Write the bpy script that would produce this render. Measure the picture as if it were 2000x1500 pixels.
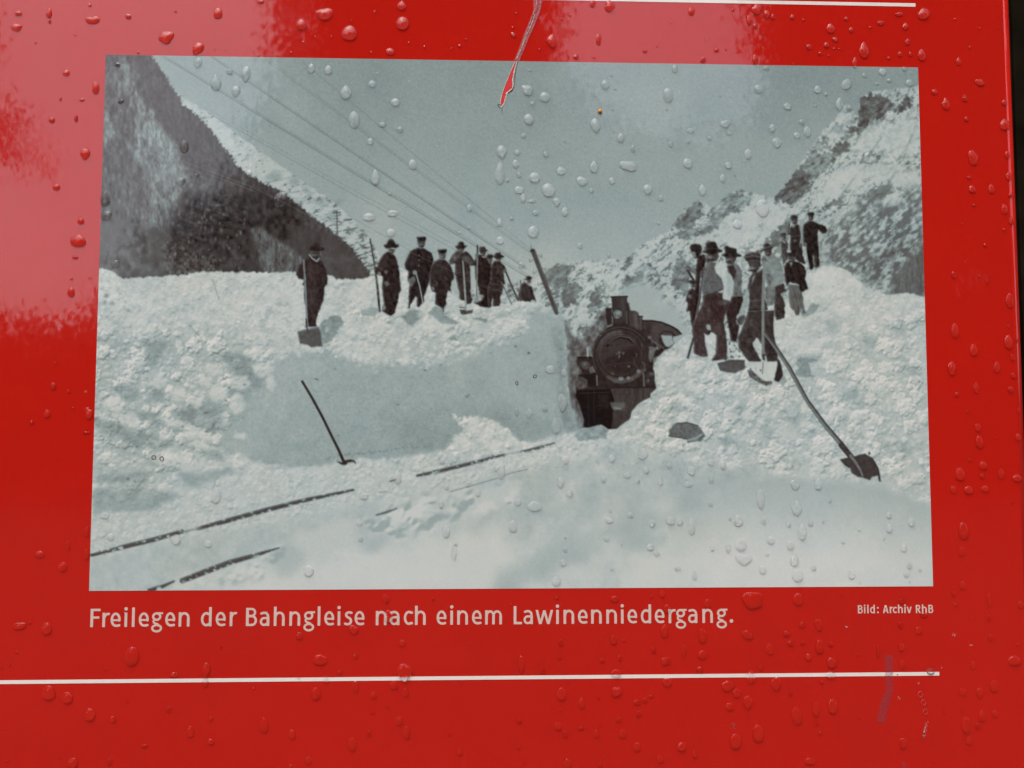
import bpy, bmesh, math, random
import numpy as np
from mathutils import Vector, Matrix

for o in list(bpy.data.objects): bpy.data.objects.remove(o, do_unlink=True)
scene = bpy.context.scene
COL = scene.collection
PI = math.pi

# ------------------------------------------------------------------ camera
cam_data = bpy.data.cameras.new('camera')
cam_data.sensor_width = 36.0
cam_data.lens = 27.0
cam_data.clip_start = .01
cam_data.clip_end = 600
cam = bpy.data.objects.new('camera', cam_data)
COL.objects.link(cam)
CAM = Vector((-.01446, -.36846, -.05152))
Rm = Matrix(((.99951882, -.00276943, -.03089432), (-.03100035, -.05540003, -.99798287), (.00105229, .9984604, -.05545922)))
cam.matrix_world = Matrix.Translation(CAM) @ Rm.to_4x4()
scene.camera = cam

# ------------------------------------------------------------------ overcast daylight
SUN_EL, SUN_AZ = math.radians(62), math.radians(205)      # azimuth clockwise from +Y
world = bpy.data.worlds.new('World'); scene.world = world; world.use_nodes = True
nt = world.node_tree; nt.nodes.clear()
sky = nt.nodes.new('ShaderNodeTexSky'); sky.sky_type = 'NISHITA'; sky.sun_disc = False
sky.sun_elevation = SUN_EL; sky.sun_rotation = SUN_AZ
sky.air_density = 1.0; sky.dust_density = 8.0; sky.ozone_density = 1.0; sky.altitude = 1200
bg = nt.nodes.new('ShaderNodeBackground'); bg.inputs['Strength'].default_value = .13
wo = nt.nodes.new('ShaderNodeOutputWorld')
hs = nt.nodes.new('ShaderNodeHueSaturation'); hs.inputs['Saturation'].default_value = .45      # overcast: a greyer vault
nt.links.new(sky.outputs[0], hs.inputs['Color']); nt.links.new(hs.outputs[0], bg.inputs['Color']); nt.links.new(bg.outputs[0], wo.inputs['Surface'])
sd = bpy.data.lights.new('sun', 'SUN'); sd.energy = .5; sd.angle = math.radians(60); sd.color = (1, .97, .93)
sun = bpy.data.objects.new('sun', sd); COL.objects.link(sun)
sdir = Vector((math.sin(SUN_AZ)*math.cos(SUN_EL), math.cos(SUN_AZ)*math.cos(SUN_EL), math.sin(SUN_EL)))
sun.rotation_euler = sdir.to_track_quat('Z', 'Y').to_euler()
vs = scene.view_settings
scene.display_settings.display_device = 'sRGB'
vs.view_transform = 'Standard'; vs.look = 'None'; vs.gamma = 1; vs.use_curve_mapping = False
vs.exposure = 1.33
scene.cycles.use_denoising = True; scene.cycles.denoising_input_passes = 'RGB_ALBEDO_NORMAL'; scene.cycles.denoising_prefilter = 'ACCURATE'
scene.cycles.use_guiding = True; scene.cycles.use_adaptive_sampling = False
scene.cycles.caustics_refractive = True; scene.cycles.caustics_reflective = True
scene.cycles.max_bounces = 24; scene.cycles.transmission_bounces = 20; scene.cycles.diffuse_bounces = 10; scene.cycles.glossy_bounces = 10
scene.cycles.sample_clamp_indirect = 0

# ------------------------------------------------------------------ helpers
def link(name, me, parent=None, mat=None):
    o = bpy.data.objects.new(name, me); COL.objects.link(o)
    if parent is not None: o.parent = parent
    if mat is not None: me.materials.append(mat)
    return o
def tag(o, label=None, cat=None, group=None, kind=None):
    for k, v in (('label', label), ('category', cat), ('group', group), ('kind', kind)):
        if v: o[k] = v
    return o
def pymesh(name, verts, faces, smooth=False):
    me = bpy.data.meshes.new(name); me.from_pydata(verts, [], faces); me.update()
    if smooth: me.polygons.foreach_set('use_smooth', [True]*len(me.polygons))
    return me
def mat(name):
    m = bpy.data.materials.new(name); m.use_nodes = True
    return m, m.node_tree, m.node_tree.nodes['Principled BSDF']
def nd(t, typ, **kw):
    n = t.nodes.new(typ)
    for k, v in kw.items():
        if k in n.inputs: n.inputs[k].default_value = v
        else: setattr(n, k, v)
    return n

# the flat trace of the picture -> metres on the board (x right, z up, board face at y = 0)
PW, PH = .40, .25619
Q = [(207, 107), (1793, 132), (1822, 1145), (174, 1154)]
def homography(src, dst):
    A = []
    for (x, y), (u, v) in zip(src, dst):
        A.append([x, y, 1, 0, 0, 0, -u*x, -u*y, -u]); A.append([0, 0, 0, x, y, 1, -v*x, -v*y, -v])
    return np.linalg.svd(np.array(A, float))[2][-1].reshape(3, 3)
H_B2T = homography([(-PW/2, PH/2), (PW/2, PH/2), (PW/2, -PH/2), (-PW/2, -PH/2)], Q)
H_T2B = np.linalg.inv(H_B2T)
def b2(x, y):
    p = H_T2B @ np.array([x, y, 1.]); return p[0]/p[2], p[1]/p[2]
MM = .001

# ------------------------------------------------------------------ materials
def coat(t, p, rough=.07, k1=.045, k2=.012):
    """lacquered vinyl film: fine orange-peel waves in the surface"""
    tc = nd(t, 'ShaderNodeTexCoord')
    n1 = nd(t, 'ShaderNodeTexNoise', Scale=400., Detail=1.5); n2 = nd(t, 'ShaderNodeTexNoise', Scale=110., Detail=1.)
    mp = nd(t, 'ShaderNodeMapping'); mp.inputs['Scale'].default_value = (1, 1, .62)
    t.links.new(tc.outputs['Object'], mp.inputs['Vector'])
    geo = nd(t, 'ShaderNodeNewGeometry')
    acc = geo.outputs['Normal']
    for n, k in ((n1, k1), (n2, k2)):
        t.links.new(mp.outputs[0], n.inputs['Vector'])
        s = nd(t, 'ShaderNodeVectorMath', operation='SUBTRACT'); s.inputs[1].default_value = (.5, .5, .5)
        t.links.new(n.outputs['Color'], s.inputs[0])
        m = nd(t, 'ShaderNodeVectorMath', operation='SCALE'); m.inputs['Scale'].default_value = k
        t.links.new(s.outputs[0], m.inputs[0])
        a = nd(t, 'ShaderNodeVectorMath', operation='ADD')
        t.links.new(acc, a.inputs[0]); t.links.new(m.outputs[0], a.inputs[1]); acc = a.outputs[0]
    nn = nd(t, 'ShaderNodeVectorMath', operation='NORMALIZE'); t.links.new(acc, nn.inputs[0])
    t.links.new(nn.outputs[0], p.inputs['Normal'])
    p.inputs['Roughness'].default_value = rough
    p.inputs['IOR'].default_value = 1.56
    return tc
def film(name, rgb, var=.05, rough=.06):
    m, t, p = mat(name)
    tc = coat(t, p, rough)
    n = nd(t, 'ShaderNodeTexNoise', Scale=16., Detail=5., Roughness=.62); t.links.new(tc.outputs['Object'], n.inputs['Vector'])
    f = nd(t, 'ShaderNodeTexNoise', Scale=1400., Detail=2.); t.links.new(tc.outputs['Object'], f.inputs['Vector'])
    ad = nd(t, 'ShaderNodeMath', operation='MULTIPLY_ADD'); ad.inputs[1].default_value = .45; t.links.new(f.outputs['Fac'], ad.inputs[0]); t.links.new(n.outputs['Fac'], ad.inputs[2])
    r = nd(t, 'ShaderNodeMapRange'); r.inputs['From Min'].default_value = .45; r.inputs['From Max'].default_value = 1.0
    r.inputs['To Min'].default_value = 1-var; r.inputs['To Max'].default_value = 1+var
    t.links.new(ad.outputs[0], r.inputs['Value'])
    v = nd(t, 'ShaderNodeVectorMath', operation='SCALE'); v.inputs[0].default_value = rgb
    t.links.new(r.outputs[0], v.inputs['Scale']); t.links.new(v.outputs[0], p.inputs['Base Color'])
    return m
M_RED = film('red_film', (.58, .0135, .0068), .045)
M_WHITE = film('white_print', (.93, .83, .75), .04)
M_CREAM = film('caption_print', (.78, .56, .48), .05)
M_INK, t, p = mat('photo_print'); coat(t, p)
at = nd(t, 'ShaderNodeAttribute', attribute_name='ink'); t.links.new(at.outputs['Color'], p.inputs['Base Color'])
M_WATER, t, p = mat('water')
p.inputs['Base Color'].default_value = (1, 1, 1, 1); p.inputs['Transmission Weight'].default_value = 1; p.inputs['Roughness'].default_value = .0; p.inputs['IOR'].default_value = 1.333
# film under a drop: less mirror (index matched contact), colour lightened to brighten the drop
M_LIGHTENED, t, p = mat('lightened_film'); p.inputs['Roughness'].default_value = .25; p.inputs['IOR'].default_value = 1.17
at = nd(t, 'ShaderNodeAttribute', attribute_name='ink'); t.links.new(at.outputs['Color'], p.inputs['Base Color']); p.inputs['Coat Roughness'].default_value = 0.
def plain(name, rgb, rough=.6, var=.25, scale=400., detail=3.):
    m, t, p = mat(name)
    tc = nd(t, 'ShaderNodeTexCoord'); n = nd(t, 'ShaderNodeTexNoise', Scale=scale, Detail=detail); t.links.new(tc.outputs['Object'], n.inputs['Vector'])
    r = nd(t, 'ShaderNodeMapRange'); r.inputs['From Min'].default_value = .3; r.inputs['From Max'].default_value = .7
    r.inputs['To Min'].default_value = 1-var; r.inputs['To Max'].default_value = 1+var
    t.links.new(n.outputs['Fac'], r.inputs['Value'])
    v = nd(t, 'ShaderNodeVectorMath', operation='SCALE'); v.inputs[0].default_value = rgb
    t.links.new(r.outputs[0], v.inputs['Scale']); t.links.new(v.outputs[0], p.inputs['Base Color'])
    p.inputs['Roughness'].default_value = rough
    return m

# ------------------------------------------------------------------ surroundings that the gloss mirrors: ground, wood; added dark backdrop behind the board
gnd = link('ground', pymesh('ground', [(-300, -300, -1.25), (300, -300, -1.25), (300, 300, -1.25), (-300, 300, -1.25)], [(0, 1, 2, 3)]), None, plain('ground', (.03, .028, .02), .95, .5, 1.5, 6))
tag(gnd, kind='structure')
m_backdrop = plain('backdrop_dark', (.012, .009, .0055), .9, .4, 9., 4); m_backdrop.node_tree.nodes['Principled BSDF'].inputs['Specular IOR Level'].default_value = 0
bw = []
bf = []
for k in range(26):                                        # upright boards of a made-up backdrop, standing in for the dark beyond the panel
    x0 = .2+k*.17; d = .006*((k*7) % 5); w = .166
    b0 = len(bw); y0 = 1.6-d
    for x in (x0, x0+w):
        for y in (y0, 1.7):
            for z in (-1.25, 3.2): bw.append((x-1.2, y, z))
    bf += [tuple(b0+i for i in f) for f in ((0, 1, 5, 4), (0, 2, 3, 1), (4, 5, 7, 6), (1, 3, 7, 5), (0, 4, 6, 2), (2, 6, 7, 3))]
wall = link('dark_backdrop', pymesh('dark_backdrop', bw, bf), None, m_backdrop); tag(wall, kind='structure')

# a wood in front of the board, 14 m off: dense crowns with gaps of open sky between them
WOOD = [
    [(-17, -1.3), (-17, 1.9), (-12, 2.0), (-9.1, 2.1), (-8.2, 1.9), (-7.4, 1.8), (-6.8, 2.45), (-6.4, 3.2), (-6.1, 3.8), (-5.4, 4.2), (-4.75, 4.6), (-4.3, 5.5), (-4.05, 6.3), (-4.0, 7.1), (-4.15, 8.1), (-3.8, 9.6), (-2.2, 11.6), (-.6, 12), (.8, 10.6), (1.35, 9.2), (1.42, 8), (1.4, 6.2), (2.1, 5.65), (3.2, 5.35), (4.9, 5.7), (5.5, 6.6), (5.3, 7.6), (5.05, 8.6), (5.3, 10.2), (7, 12.2), (11, 11.6), (17, 12.4), (22, 11), (22, -1.3)],
    [(-22, 11.4), (-13, 11.6), (-10.6, 10.4), (-9.9, 8), (-9.4, 7.4), (-9.9, 6.7), (-9.3, 6.1), (-8.75, 5.6), (-8.55, 5.0), (-9.1, 4.8), (-9.8, 5.1), (-10.6, 4.8), (-12, 3.5), (-22, 1.6)]]
def in_poly(pts, X, Y):
    c = np.zeros(X.shape, bool); n = len(pts)
    for i in range(n):
        xa, ya = pts[i]; xb, yb = pts[(i+1) % n]
        if ya == yb: continue
        c ^= ((ya > Y) != (yb > Y)) & (X < (xb-xa)*(Y-ya)/(yb-ya)+xa)
    return c
def make_wood():
    g = np.random.default_rng(5)
    n = 120000
    X = g.uniform(-22, 22, n); Z = g.uniform(-1.3, 12.6, n)
    jx = g.normal(0, .07, n); jz = g.normal(0, .07, n)
    keep = in_poly(WOOD[0], X+jx, Z+jz) | in_poly(WOOD[1], X+jx, Z+jz)
    keep &= (g.random(n) < .68) | in_poly(WOOD[0], X+jx, Z+jz) | (X < -12)      # the tree on the left is thin
    X, Z = X[keep], Z[keep]; n = len(X)
    Y = -14+g.uniform(-1., 1., n)
    ns = 30000                                            # unseen side trees, added and raised at right to darken the board's rounded edge
    sx = np.where(g.random(ns) < .35, -19, 11)+g.uniform(-1, 1, ns); sy = g.uniform(-15, 26, ns); sy = np.where(sx > 0, np.abs(sy)*.9-3, sy); sz = -1.3+g.uniform(0, 1, ns)**.8*(np.where(sx > 0, 14, 9)+2*np.sin(sy*.9)+1.3*np.sin(sy*2.3))
    X, Y, Z = np.concatenate([X, sx]), np.concatenate([Y, sy]), np.concatenate([Z, sz]); n = len(X); big = np.concatenate([np.ones(n-ns), np.full(ns, 2.4)])[:, None]
    a = g.normal(0, 1, (n, 3)); a /= np.linalg.norm(a, axis=1)[:, None]
    b = np.cross(a, g.normal(0, 1, (n, 3))); b /= np.linalg.norm(b, axis=1)[:, None]
    s = g.uniform(.06, .2, n)[:, None]*big
    c = np.stack([X, Y, Z], 1)
    v = np.stack([c-a*s, c-b*s*.55, c+a*s, c+b*s*.55], 1).reshape(-1, 3)
    # solid stand of stems and boughs behind the leaves
    gx, gz = np.meshgrid(np.arange(-22, 22, .4), np.arange(-1.3, 12.6, .4)); gx = gx.ravel(); gz = gz.ravel()
    ok = np.ones(gx.shape, bool)
    for dx in (-.12, .52):
        for dz in (-.12, .52): ok &= in_poly(WOOD[0], gx+dx, gz+dz) | (in_poly(WOOD[1], gx+dx, gz+dz) & (gx < -13))
    gx, gz = gx[ok], gz[ok]; yb = -15.2+g.uniform(-.2, .2, len(gx))
    q = np.stack([np.stack([gx-.03, yb, gz-.03], 1), np.stack([gx+.43, yb, gz-.03], 1), np.stack([gx+.43, yb+.1, gz+.43], 1), np.stack([gx-.03, yb+.1, gz+.43], 1)], 1).reshape(-1, 3)
    v = np.concatenate([v, q]); nf = len(v)//4
    me = bpy.data.meshes.new('wood'); me.vertices.add(len(v)); me.vertices.foreach_set('co', v.astype(np.float32).ravel())
    me.loops.add(nf*4); me.loops.foreach_set('vertex_index', np.arange(nf*4, dtype=np.int32))
    me.polygons.add(nf); me.polygons.foreach_set('loop_start', np.arange(0, nf*4, 4, dtype=np.int32)); me.polygons.foreach_set('loop_total', np.full(nf, 4, np.int32))
    me.update(); return me
wood = link('tree_line', make_wood(), None, plain('leaves', (.03, .042, .02), .8, .5, 3., 3)); tag(wood, kind='stuff')

# unseen far slope behind the wood, added to dim the sky mirrored low down
hx = np.linspace(-260, 260, 60); hv, hf_ = [], []
for i, x in enumerate(hx):
    top = 33+5*math.sin(x*.021+1)+3*math.sin(x*.063)+1.5*math.sin(x*.17)
    for j in range(5): hv.append((x, -150-12*j-2*math.sin(x*.05+j), -1.3+top*j/4))
    if i: hf_ += [(5*i-5+j, 5*i+j, 5*i+j+1, 5*i-4+j) for j in range(4)]
hill = link('added_hills', pymesh('added_hills', hv, hf_, True), None, plain('added_far_slope', (.16, .17, .16), .95, .35, .06, 5)); tag(hill, kind='structure')

# ------------------------------------------------------------------ the board
board = bpy.data.objects.new('information_board', None); COL.objects.link(board)
tag(board, 'glossy red information board with black and white snow photograph and white caption, wet with rain', 'sign')
prof = [(-.46, 0), (.2446, 0)]+[(.2446+.0055*math.sin(a), .0055-.0055*math.cos(a)) for a in [PI/2*i/10 for i in range(1, 11)]]+[(.2501, .022), (-.46, .022)]
ZT, ZB = .36, -.42
pv = [(x, y, ZB) for x, y in prof]+[(x, y, ZT) for x, y in prof]; n = len(prof)
pf = [(i, (i+1) % n, n+(i+1) % n, n+i) for i in range(n)]+[tuple(range(n))[::-1], tuple(range(n, 2*n))]
me = pymesh('panel', pv, pf)
for i, pl in enumerate(me.polygons): pl.use_smooth = 1 <= i <= 11
panel = link('panel', me, board, M_RED)
m_post = plain('galvanised_post', (.30, .31, .31), .5, .2, 60.)
for x in (-.36, .16):                                      # two square posts carry the board from behind
    pvx = [(x+a, .024+b, z) for z in (-1.25, .30) for a, b in ((-.025, 0), (.025, 0), (.025, .05), (-.025, .05))]
    link('post', pymesh('post', pvx, [(0, 1, 2, 3), (7, 6, 5, 4), (0, 4, 5, 1), (1, 5, 6, 2), (2, 6, 7, 3), (3, 7, 4, 0)]), board, m_post)

# ---------------------------------------------------------------- printed photograph: tones drawn procedurally with numpy
# trace space: picture coordinates of the flat print (X0..X0+GW, Y0..Y0+GH); later laid flat on the board in metres
X0, Y0, GW, GH = 168, 98, 1664, 1066
rng = np.random.default_rng(7)

def up(a, w, h):
    """smooth (cubic-eased) resize of a small random lattice to w x h"""
    H, W = a.shape
    y = np.linspace(0, H-1.001, h); x = np.linspace(0, W-1.001, w)
    yi = y.astype(int); xi = x.astype(int)
    fy = y-yi; fx = x-xi
    fy = fy*fy*fy*(fy*(fy*6-15)+10); fx = fx*fx*fx*(fx*(fx*6-15)+10)
    r0 = a[yi]; r1 = a[yi+1]
    r = r0+(r1-r0)*fy[:, None]
    c0 = r[:, xi]; c1 = r[:, xi+1]
    return c0+(c1-c0)*fx[None, :]

def vn(sx, sy=None, seed=0):
    """value noise in -1..1 with cells of sx by sy picture units"""
    sy = sy or sx
    g = np.random.default_rng(seed)
    return up(g.uniform(-1, 1, (int(GH/sy)+3, int(GW/sx)+3)).astype(np.float32), GW, GH)

def fbm(sx, sy=None, oct=4, seed=0, gain=.55):
    sy = sy or sx
    o = 0; a = 1.; t = 0
    for k in range(oct):
        if sx < 1.2 or sy < 1.2: break
        o = o+a*vn(sx, sy, seed*31+k); t += a; a *= gain; sx /= 2; sy /= 2
    return o/t*1.5

def sheared(f, kx):
    """slide the rows of a noise field sideways: slanting grain"""
    o = np.empty_like(f)
    for y in range(GH):
        k, fr = divmod(kx*y, 1.); r = np.roll(f[y], int(k)); o[y] = r*(1-fr)+np.roll(r, 1)*fr
    return o

def blur(a, r):
    if r <= 0: return a
    for ax in (0, 1):
        for _ in range(1 if r == 1 else 2):
            p = np.concatenate([np.repeat(np.take(a, [0], ax), r+1, ax), a, np.repeat(np.take(a, [-1], ax), r, ax)], ax)
            c = np.cumsum(p, ax, dtype=np.float64); n = a.shape[ax]
            a = ((np.take(c, range(2*r+1, 2*r+1+n), ax)-np.take(c, range(0, n), ax))/(2*r+1)).astype(np.float32)
    return a

N3, N6, N14, N40 = fbm(3.2, seed=1, oct=2), fbm(6, seed=2), fbm(14, seed=3), fbm(44, seed=4)
M3, M6, M14 = fbm(3.2, seed=5, oct=2), fbm(6, seed=6), fbm(15, seed=7)
N90 = fbm(120, seed=8, oct=5)
GRAIN = (rng.normal(0, 1, (GH, GW))).astype(np.float32)
GRAIN = blur(GRAIN, 1)*2.2
YY, XX = np.mgrid[0:GH, 0:GW].astype(np.float32)
XX += X0; YY += Y0

T = np.zeros((GH, GW), np.float32)      # tone, 0..255 as seen
WM = np.zeros((GH, GW), np.float32)     # warm tint
ID = np.zeros((GH, GW), np.int16)       # which printed figure
NAMES = {0: ('printed_sky', None)}
CUR = [0]

def region(name, label=None):
    k = len(NAMES); NAMES[k] = (name, label); CUR[0] = k; return k

def cr(ox, oy, s, pts):
    return [(ox+x/s, oy+y/s) for x, y in pts]

def window(xs, ys, pad):
    x0 = max(0, int(min(xs)-X0-pad)); x1 = min(GW, int(max(xs)-X0+pad)+2)
    y0 = max(0, int(min(ys)-Y0-pad)); y1 = min(GH, int(max(ys)-Y0+pad)+2)
    return slice(y0, max(y1, y0+1)), slice(x0, max(x1, x0+1))

def inside(pts, X, Y):
    c = np.zeros(X.shape, bool); n = len(pts)
    for i in range(n):
        xa, ya = pts[i]; xb, yb = pts[(i+1) % n]
        if ya == yb: continue
        c ^= ((ya > Y) != (yb > Y)) & (X < (xb-xa)*(Y-ya)/(yb-ya)+xa)
    return c

def pmask(pts, jag=0, js=6, soft=1, seedx=0):
    xs = [p[0] for p in pts]; ys = [p[1] for p in pts]
    w = window(xs, ys, jag*2+soft*2+3)
    X = XX[w]; Y = YY[w]
    if jag:
        a, b = {3: (N3, M3), 6: (N6, M6), 14: (N14, M14)}[js]
        X = X+jag*a[w]; Y = Y+jag*b[w]
    m = np.zeros(X.shape, np.float32)
    for dx, dy in ((-.25, -.25), (.25, -.25), (-.25, .25), (.25, .25)):
        m += inside(pts, X+dx, Y+dy)
    return w, blur(m/4, soft)

def smask(pts, wid, soft=1):
    xs = [p[0] for p in pts]; ys = [p[1] for p in pts]
    wid = [wid]*len(pts) if np.isscalar(wid) else wid
    w = window(xs, ys, max(wid)+soft*2+2)
    X = XX[w]; Y = YY[w]
    d = np.full(X.shape, 1e9, np.float32)
    for (xa, ya), (xb, yb), wa, wb in zip(pts, pts[1:], wid, wid[1:]):
        L2 = (xb-xa)**2+(yb-ya)**2+1e-9
        t = np.clip(((X-xa)*(xb-xa)+(Y-ya)*(yb-ya))/L2, 0, 1)
        q = np.hypot(X-xa-t*(xb-xa), Y-ya-t*(yb-ya))-(wa+(wb-wa)*t)/2
        d = np.minimum(d, q)
    return w, blur(np.clip(.5-d, 0, 1).astype(np.float32), soft)

def put(wm, tone, tex=0, warm=0, field=None, own=True, a=1.):
    w, m = wm
    m = m*a
    v = tone if np.isscalar(tone) else tone[w]
    if tex: v = v+tex*(N6 if field is None else field)[w]
    T[w] = T[w]*(1-m)+v*m
    WM[w] = WM[w]*(1-m)+warm*m
    if own: ID[w][m > .5] = CUR[0]

def fill(pts, tone, tex=0, jag=0, js=6, soft=1, warm=0, field=None, own=True, a=1.):
    put(pmask(pts, jag, js, soft), tone, tex, warm, field, own, a)

def line(pts, wid, tone, tex=0, soft=0, warm=0, own=True, a=1.):
    put(smask(pts, wid, soft), tone, tex, warm, None, own, a)

def blob(x, y, r, tone, ry=None, soft=1, own=True, a=1., jag=0):
    ry = ry or r
    fill([(x+r*math.cos(t*.3927), y+ry*math.sin(t*.3927)) for t in range(16)], tone, soft=soft, own=own, a=a, jag=jag)

def shade(hf, ax, ay):
    gy, gx = np.gradient(hf)
    return gx*ax+gy*ay

def ramp(a, b, t):
    return a+(b-a)*np.clip(t, 0, 1)

# ---- sky
T[:] = 141+np.clip((YY-120)/400, 0, 1)**1.6*24+4*N90-1*np.clip((XX-1500)/300, 0, 1)*np.clip((300-YY)/150, 0, 1)
T += 1.5*GRAIN+7*np.clip((620-XX)/200, 0, 1)*np.clip((360-YY)/120, 0, 1)

def wires(a=1.):
    W = [((317, 110), (1028, 540), 1.5, 92), ((321, 109), (1030, 536), 1.1, 108), ((413, 111), (1028, 525), 1.5, 92), ((417, 110), (1029, 521), 1, 118), ((518, 117), (1035, 494), 1.2, 112), ((523, 116), (1035, 490), 1, 120),
         ((591, 121), (1035, 486), 1.2, 116), ((388, 210), (960, 527), 1.2, 114), ((396, 208), (880, 474), 1, 122), ((655, 405), (800, 488), 1, 118)]
    for p, q, w, t in W:
        line([p, ((p[0]+q[0])/2, (p[1]+q[1])/2+2), q], w, t, own=False, a=.62*a)
wires()

# ---- far left slope, snowy with shrubs
region('printed_mountain', 'snowy forested mountainside at the left of the photograph')
ridge = [(340, 175), (362, 192), (395, 213), (430, 236), (470, 268), (520, 303), (560, 332), (600, 360), (640, 386), (668, 408), (690, 430), (712, 452), (727, 475), (742, 498), (765, 530), (770, 560), (500, 560), (330, 300)]
g = sheared(fbm(9, 5, seed=11), -.9); g2 = sheared(fbm(14, 7, seed=12), -1.2)
dens = np.clip((XX-560)/170, 0, 1)
sn = 176-62*np.clip((g+.35*g2+.3*M6-.5+.62*dens)*1.6, 0, 1)-22*np.clip(g2+.3*N14, 0, 1)+3*N3
fill(ridge, sn, jag=2.2, js=6, soft=1)
line([(350, 188), (395, 218), (440, 252)], 3, 165, own=False, soft=1, a=.6)
for p in (((535, 345), 16, 9), ((575, 355), 12, 10), ((625, 395), 9, 8), ((650, 425), 12, 9), ((600, 372), 8, 6), ((660, 395), 9, 5)):
    blob(p[0][0], p[0][1], p[1], 128, ry=p[2], soft=3, own=False, a=.55, jag=4)
# single larch against the slope
line([(658, 412), (659, 460)], 1.8, 70)
for k in range(7): line([(652+k % 2*2, 416+k*6), (666-k % 3*2, 415+k*6)], 1.2, 85)

# ---- dark forest slope
edge = [(286, 104), (300, 122), (311, 138), (320, 150), (326, 166), (338, 180), (346, 190), (352, 206), (366, 216), (384, 232), (400, 245), (414, 266), (428, 285), (446, 306), (456, 322), (472, 337), (492, 349), (510, 360), (540, 372), (562, 388), (580, 402), (604, 424), (630, 440), (650, 459), (666, 470), (686, 490), (702, 512), (714, 530), (728, 552), (728, 580), (160, 580), (160, 104)]
cx = XX-168; 
fst = 68+6*N14+5*M6+5*N3+11*np.clip(fbm(4, 12, seed=27), -.6, 1)-10*np.clip(N40+.1, 0, 1)
# jag along the edge like spruce tops
saw = np.abs(((XX*.75+YY*.42+6*N14)/7.5) % 1-.5)*2
Xs = XX-(saw**1.5)*5*(.6+.6*np.clip(N40+.5, 0, 1.4))
w = (slice(0, GH), slice(0, 620))
m = inside([(x+3, y) for x, y in edge], Xs[w]+1.5*N3[w], YY[w]+(saw[w]*3)).astype(np.float32)
vst = fbm(5.5, 17, seed=21)+.5*fbm(3, 6, seed=28); vst2 = fbm(10, 34, seed=22); spk = blur(fbm(8, 10, seed=23), 1)
put((w, blur(m, 1)), fst)
wf = (w, blur(m, 1))
def fpatch(pts, tone, tex, field, jag=7, soft=4, a=1.):
    w_, m_ = pmask(pts, jag, 14, soft)
    inm = np.zeros((GH, GW), np.float32); inm[w] = wf[1]
    put((w_, m_*inm[w_]), tone, tex*1.35, field=field, own=False, a=a)
# upper left broken slope
fpatch([(200, 100), (262, 105), (290, 180), (270, 200), (300, 260), (340, 330), (335, 420), (300, 470), (190, 480), (190, 100)], 78, 18, vst)
fpatch([(250, 170), (272, 180), (288, 205), (300, 228), (322, 262), (346, 285), (352, 312), (362, 345), (345, 395), (330, 420), (304, 400), (292, 360), (280, 320), (250, 300), (262, 250), (268, 230)], 108, 26, vst, jag=9, soft=3)
fpatch([(290, 215), (330, 265), (352, 295), (350, 330), (320, 340), (296, 310), (285, 250)], 118, 26, vst, jag=9, soft=4, a=.8)
fpatch([(300, 330), (345, 330), (352, 350), (330, 385), (300, 375)], 124, 14, vst, jag=7, soft=4, a=.85)
fpatch([(350, 320), (385, 335), (410, 352), (405, 385), (372, 372), (352, 352)], 96, 36, spk, jag=8, soft=5, a=.8)
fpatch([(195, 430), (330, 440), (350, 545), (190, 545)], 82, 9, N14, soft=8)
fpatch([(235, 395), (262, 402), (300, 420), (320, 445), (300, 448), (255, 425)], 108, 20, vst, soft=5, a=.6)
fpatch([(300, 330), (326, 375), (330, 430), (305, 460), (290, 420)], 108, 24, vst, soft=6, a=.5)
fpatch([(196, 205), (214, 210), (222, 260), (200, 300)], 118, 26, vst, soft=5, a=.6)
fpatch([(222, 150), (250, 120), (262, 150), (258, 190), (238, 180)], 112, 26, vst, soft=5, a=.6)
fpatch([(470, 150), (480, 160), (490, 170)], 60, 0, vst)
# dark wood in the middle
fpatch([(338, 432), (352, 415), (372, 395), (395, 378), (430, 372), (470, 378), (520, 378), (560, 392), (590, 420), (600, 450), (560, 470), (520, 455), (490, 448), (490, 500), (470, 535), (370, 535), (345, 500), (332, 470)], 49, 16, spk, jag=10, soft=4)
fpatch([(345, 420), (420, 380), (480, 385), (480, 440), (400, 470), (345, 480)], 47, 24, sheared(fbm(10, 5, seed=24), .6), jag=9, soft=6, a=.7)
fpatch([(322, 470), (372, 480), (430, 500), (440, 540), (330, 545), (320, 510)], 78, 30, fbm(5, 6, seed=25), jag=6, soft=6, a=.75)
fpatch([(430, 480), (490, 470), (510, 535), (430, 535)], 58, 16, spk, soft=6, a=.7)
fpatch([(490, 446), (504, 444), (522, 453), (545, 470), (568, 482), (590, 500), (588, 535), (520, 535), (506, 505), (498, 470)], 88, 18, vst, jag=3, soft=2)
fpatch([(560, 440), (640, 452), (712, 535), (600, 540), (585, 500)], 66, 8, vst2, soft=5)
fpatch([(655, 470), (690, 500), (715, 535), (650, 545), (600, 520)], 78, 8, N14, soft=8, a=.8)
for k in range(60):
    x = rng.uniform(335, 480); y = rng.uniform(390, 535)
    blob(x, y, rng.uniform(1, 2.2), 120, ry=rng.uniform(1.5, 5), own=False, a=.6)
# light scratches in the emulsion across the wood
for p in ([(265, 283), (350, 325), (430, 348), (500, 375)], [(290, 290), (430, 342), (490, 364), (560, 398), (600, 420)]):
    line(p, 1.1, 150, own=False, a=.35)

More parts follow.
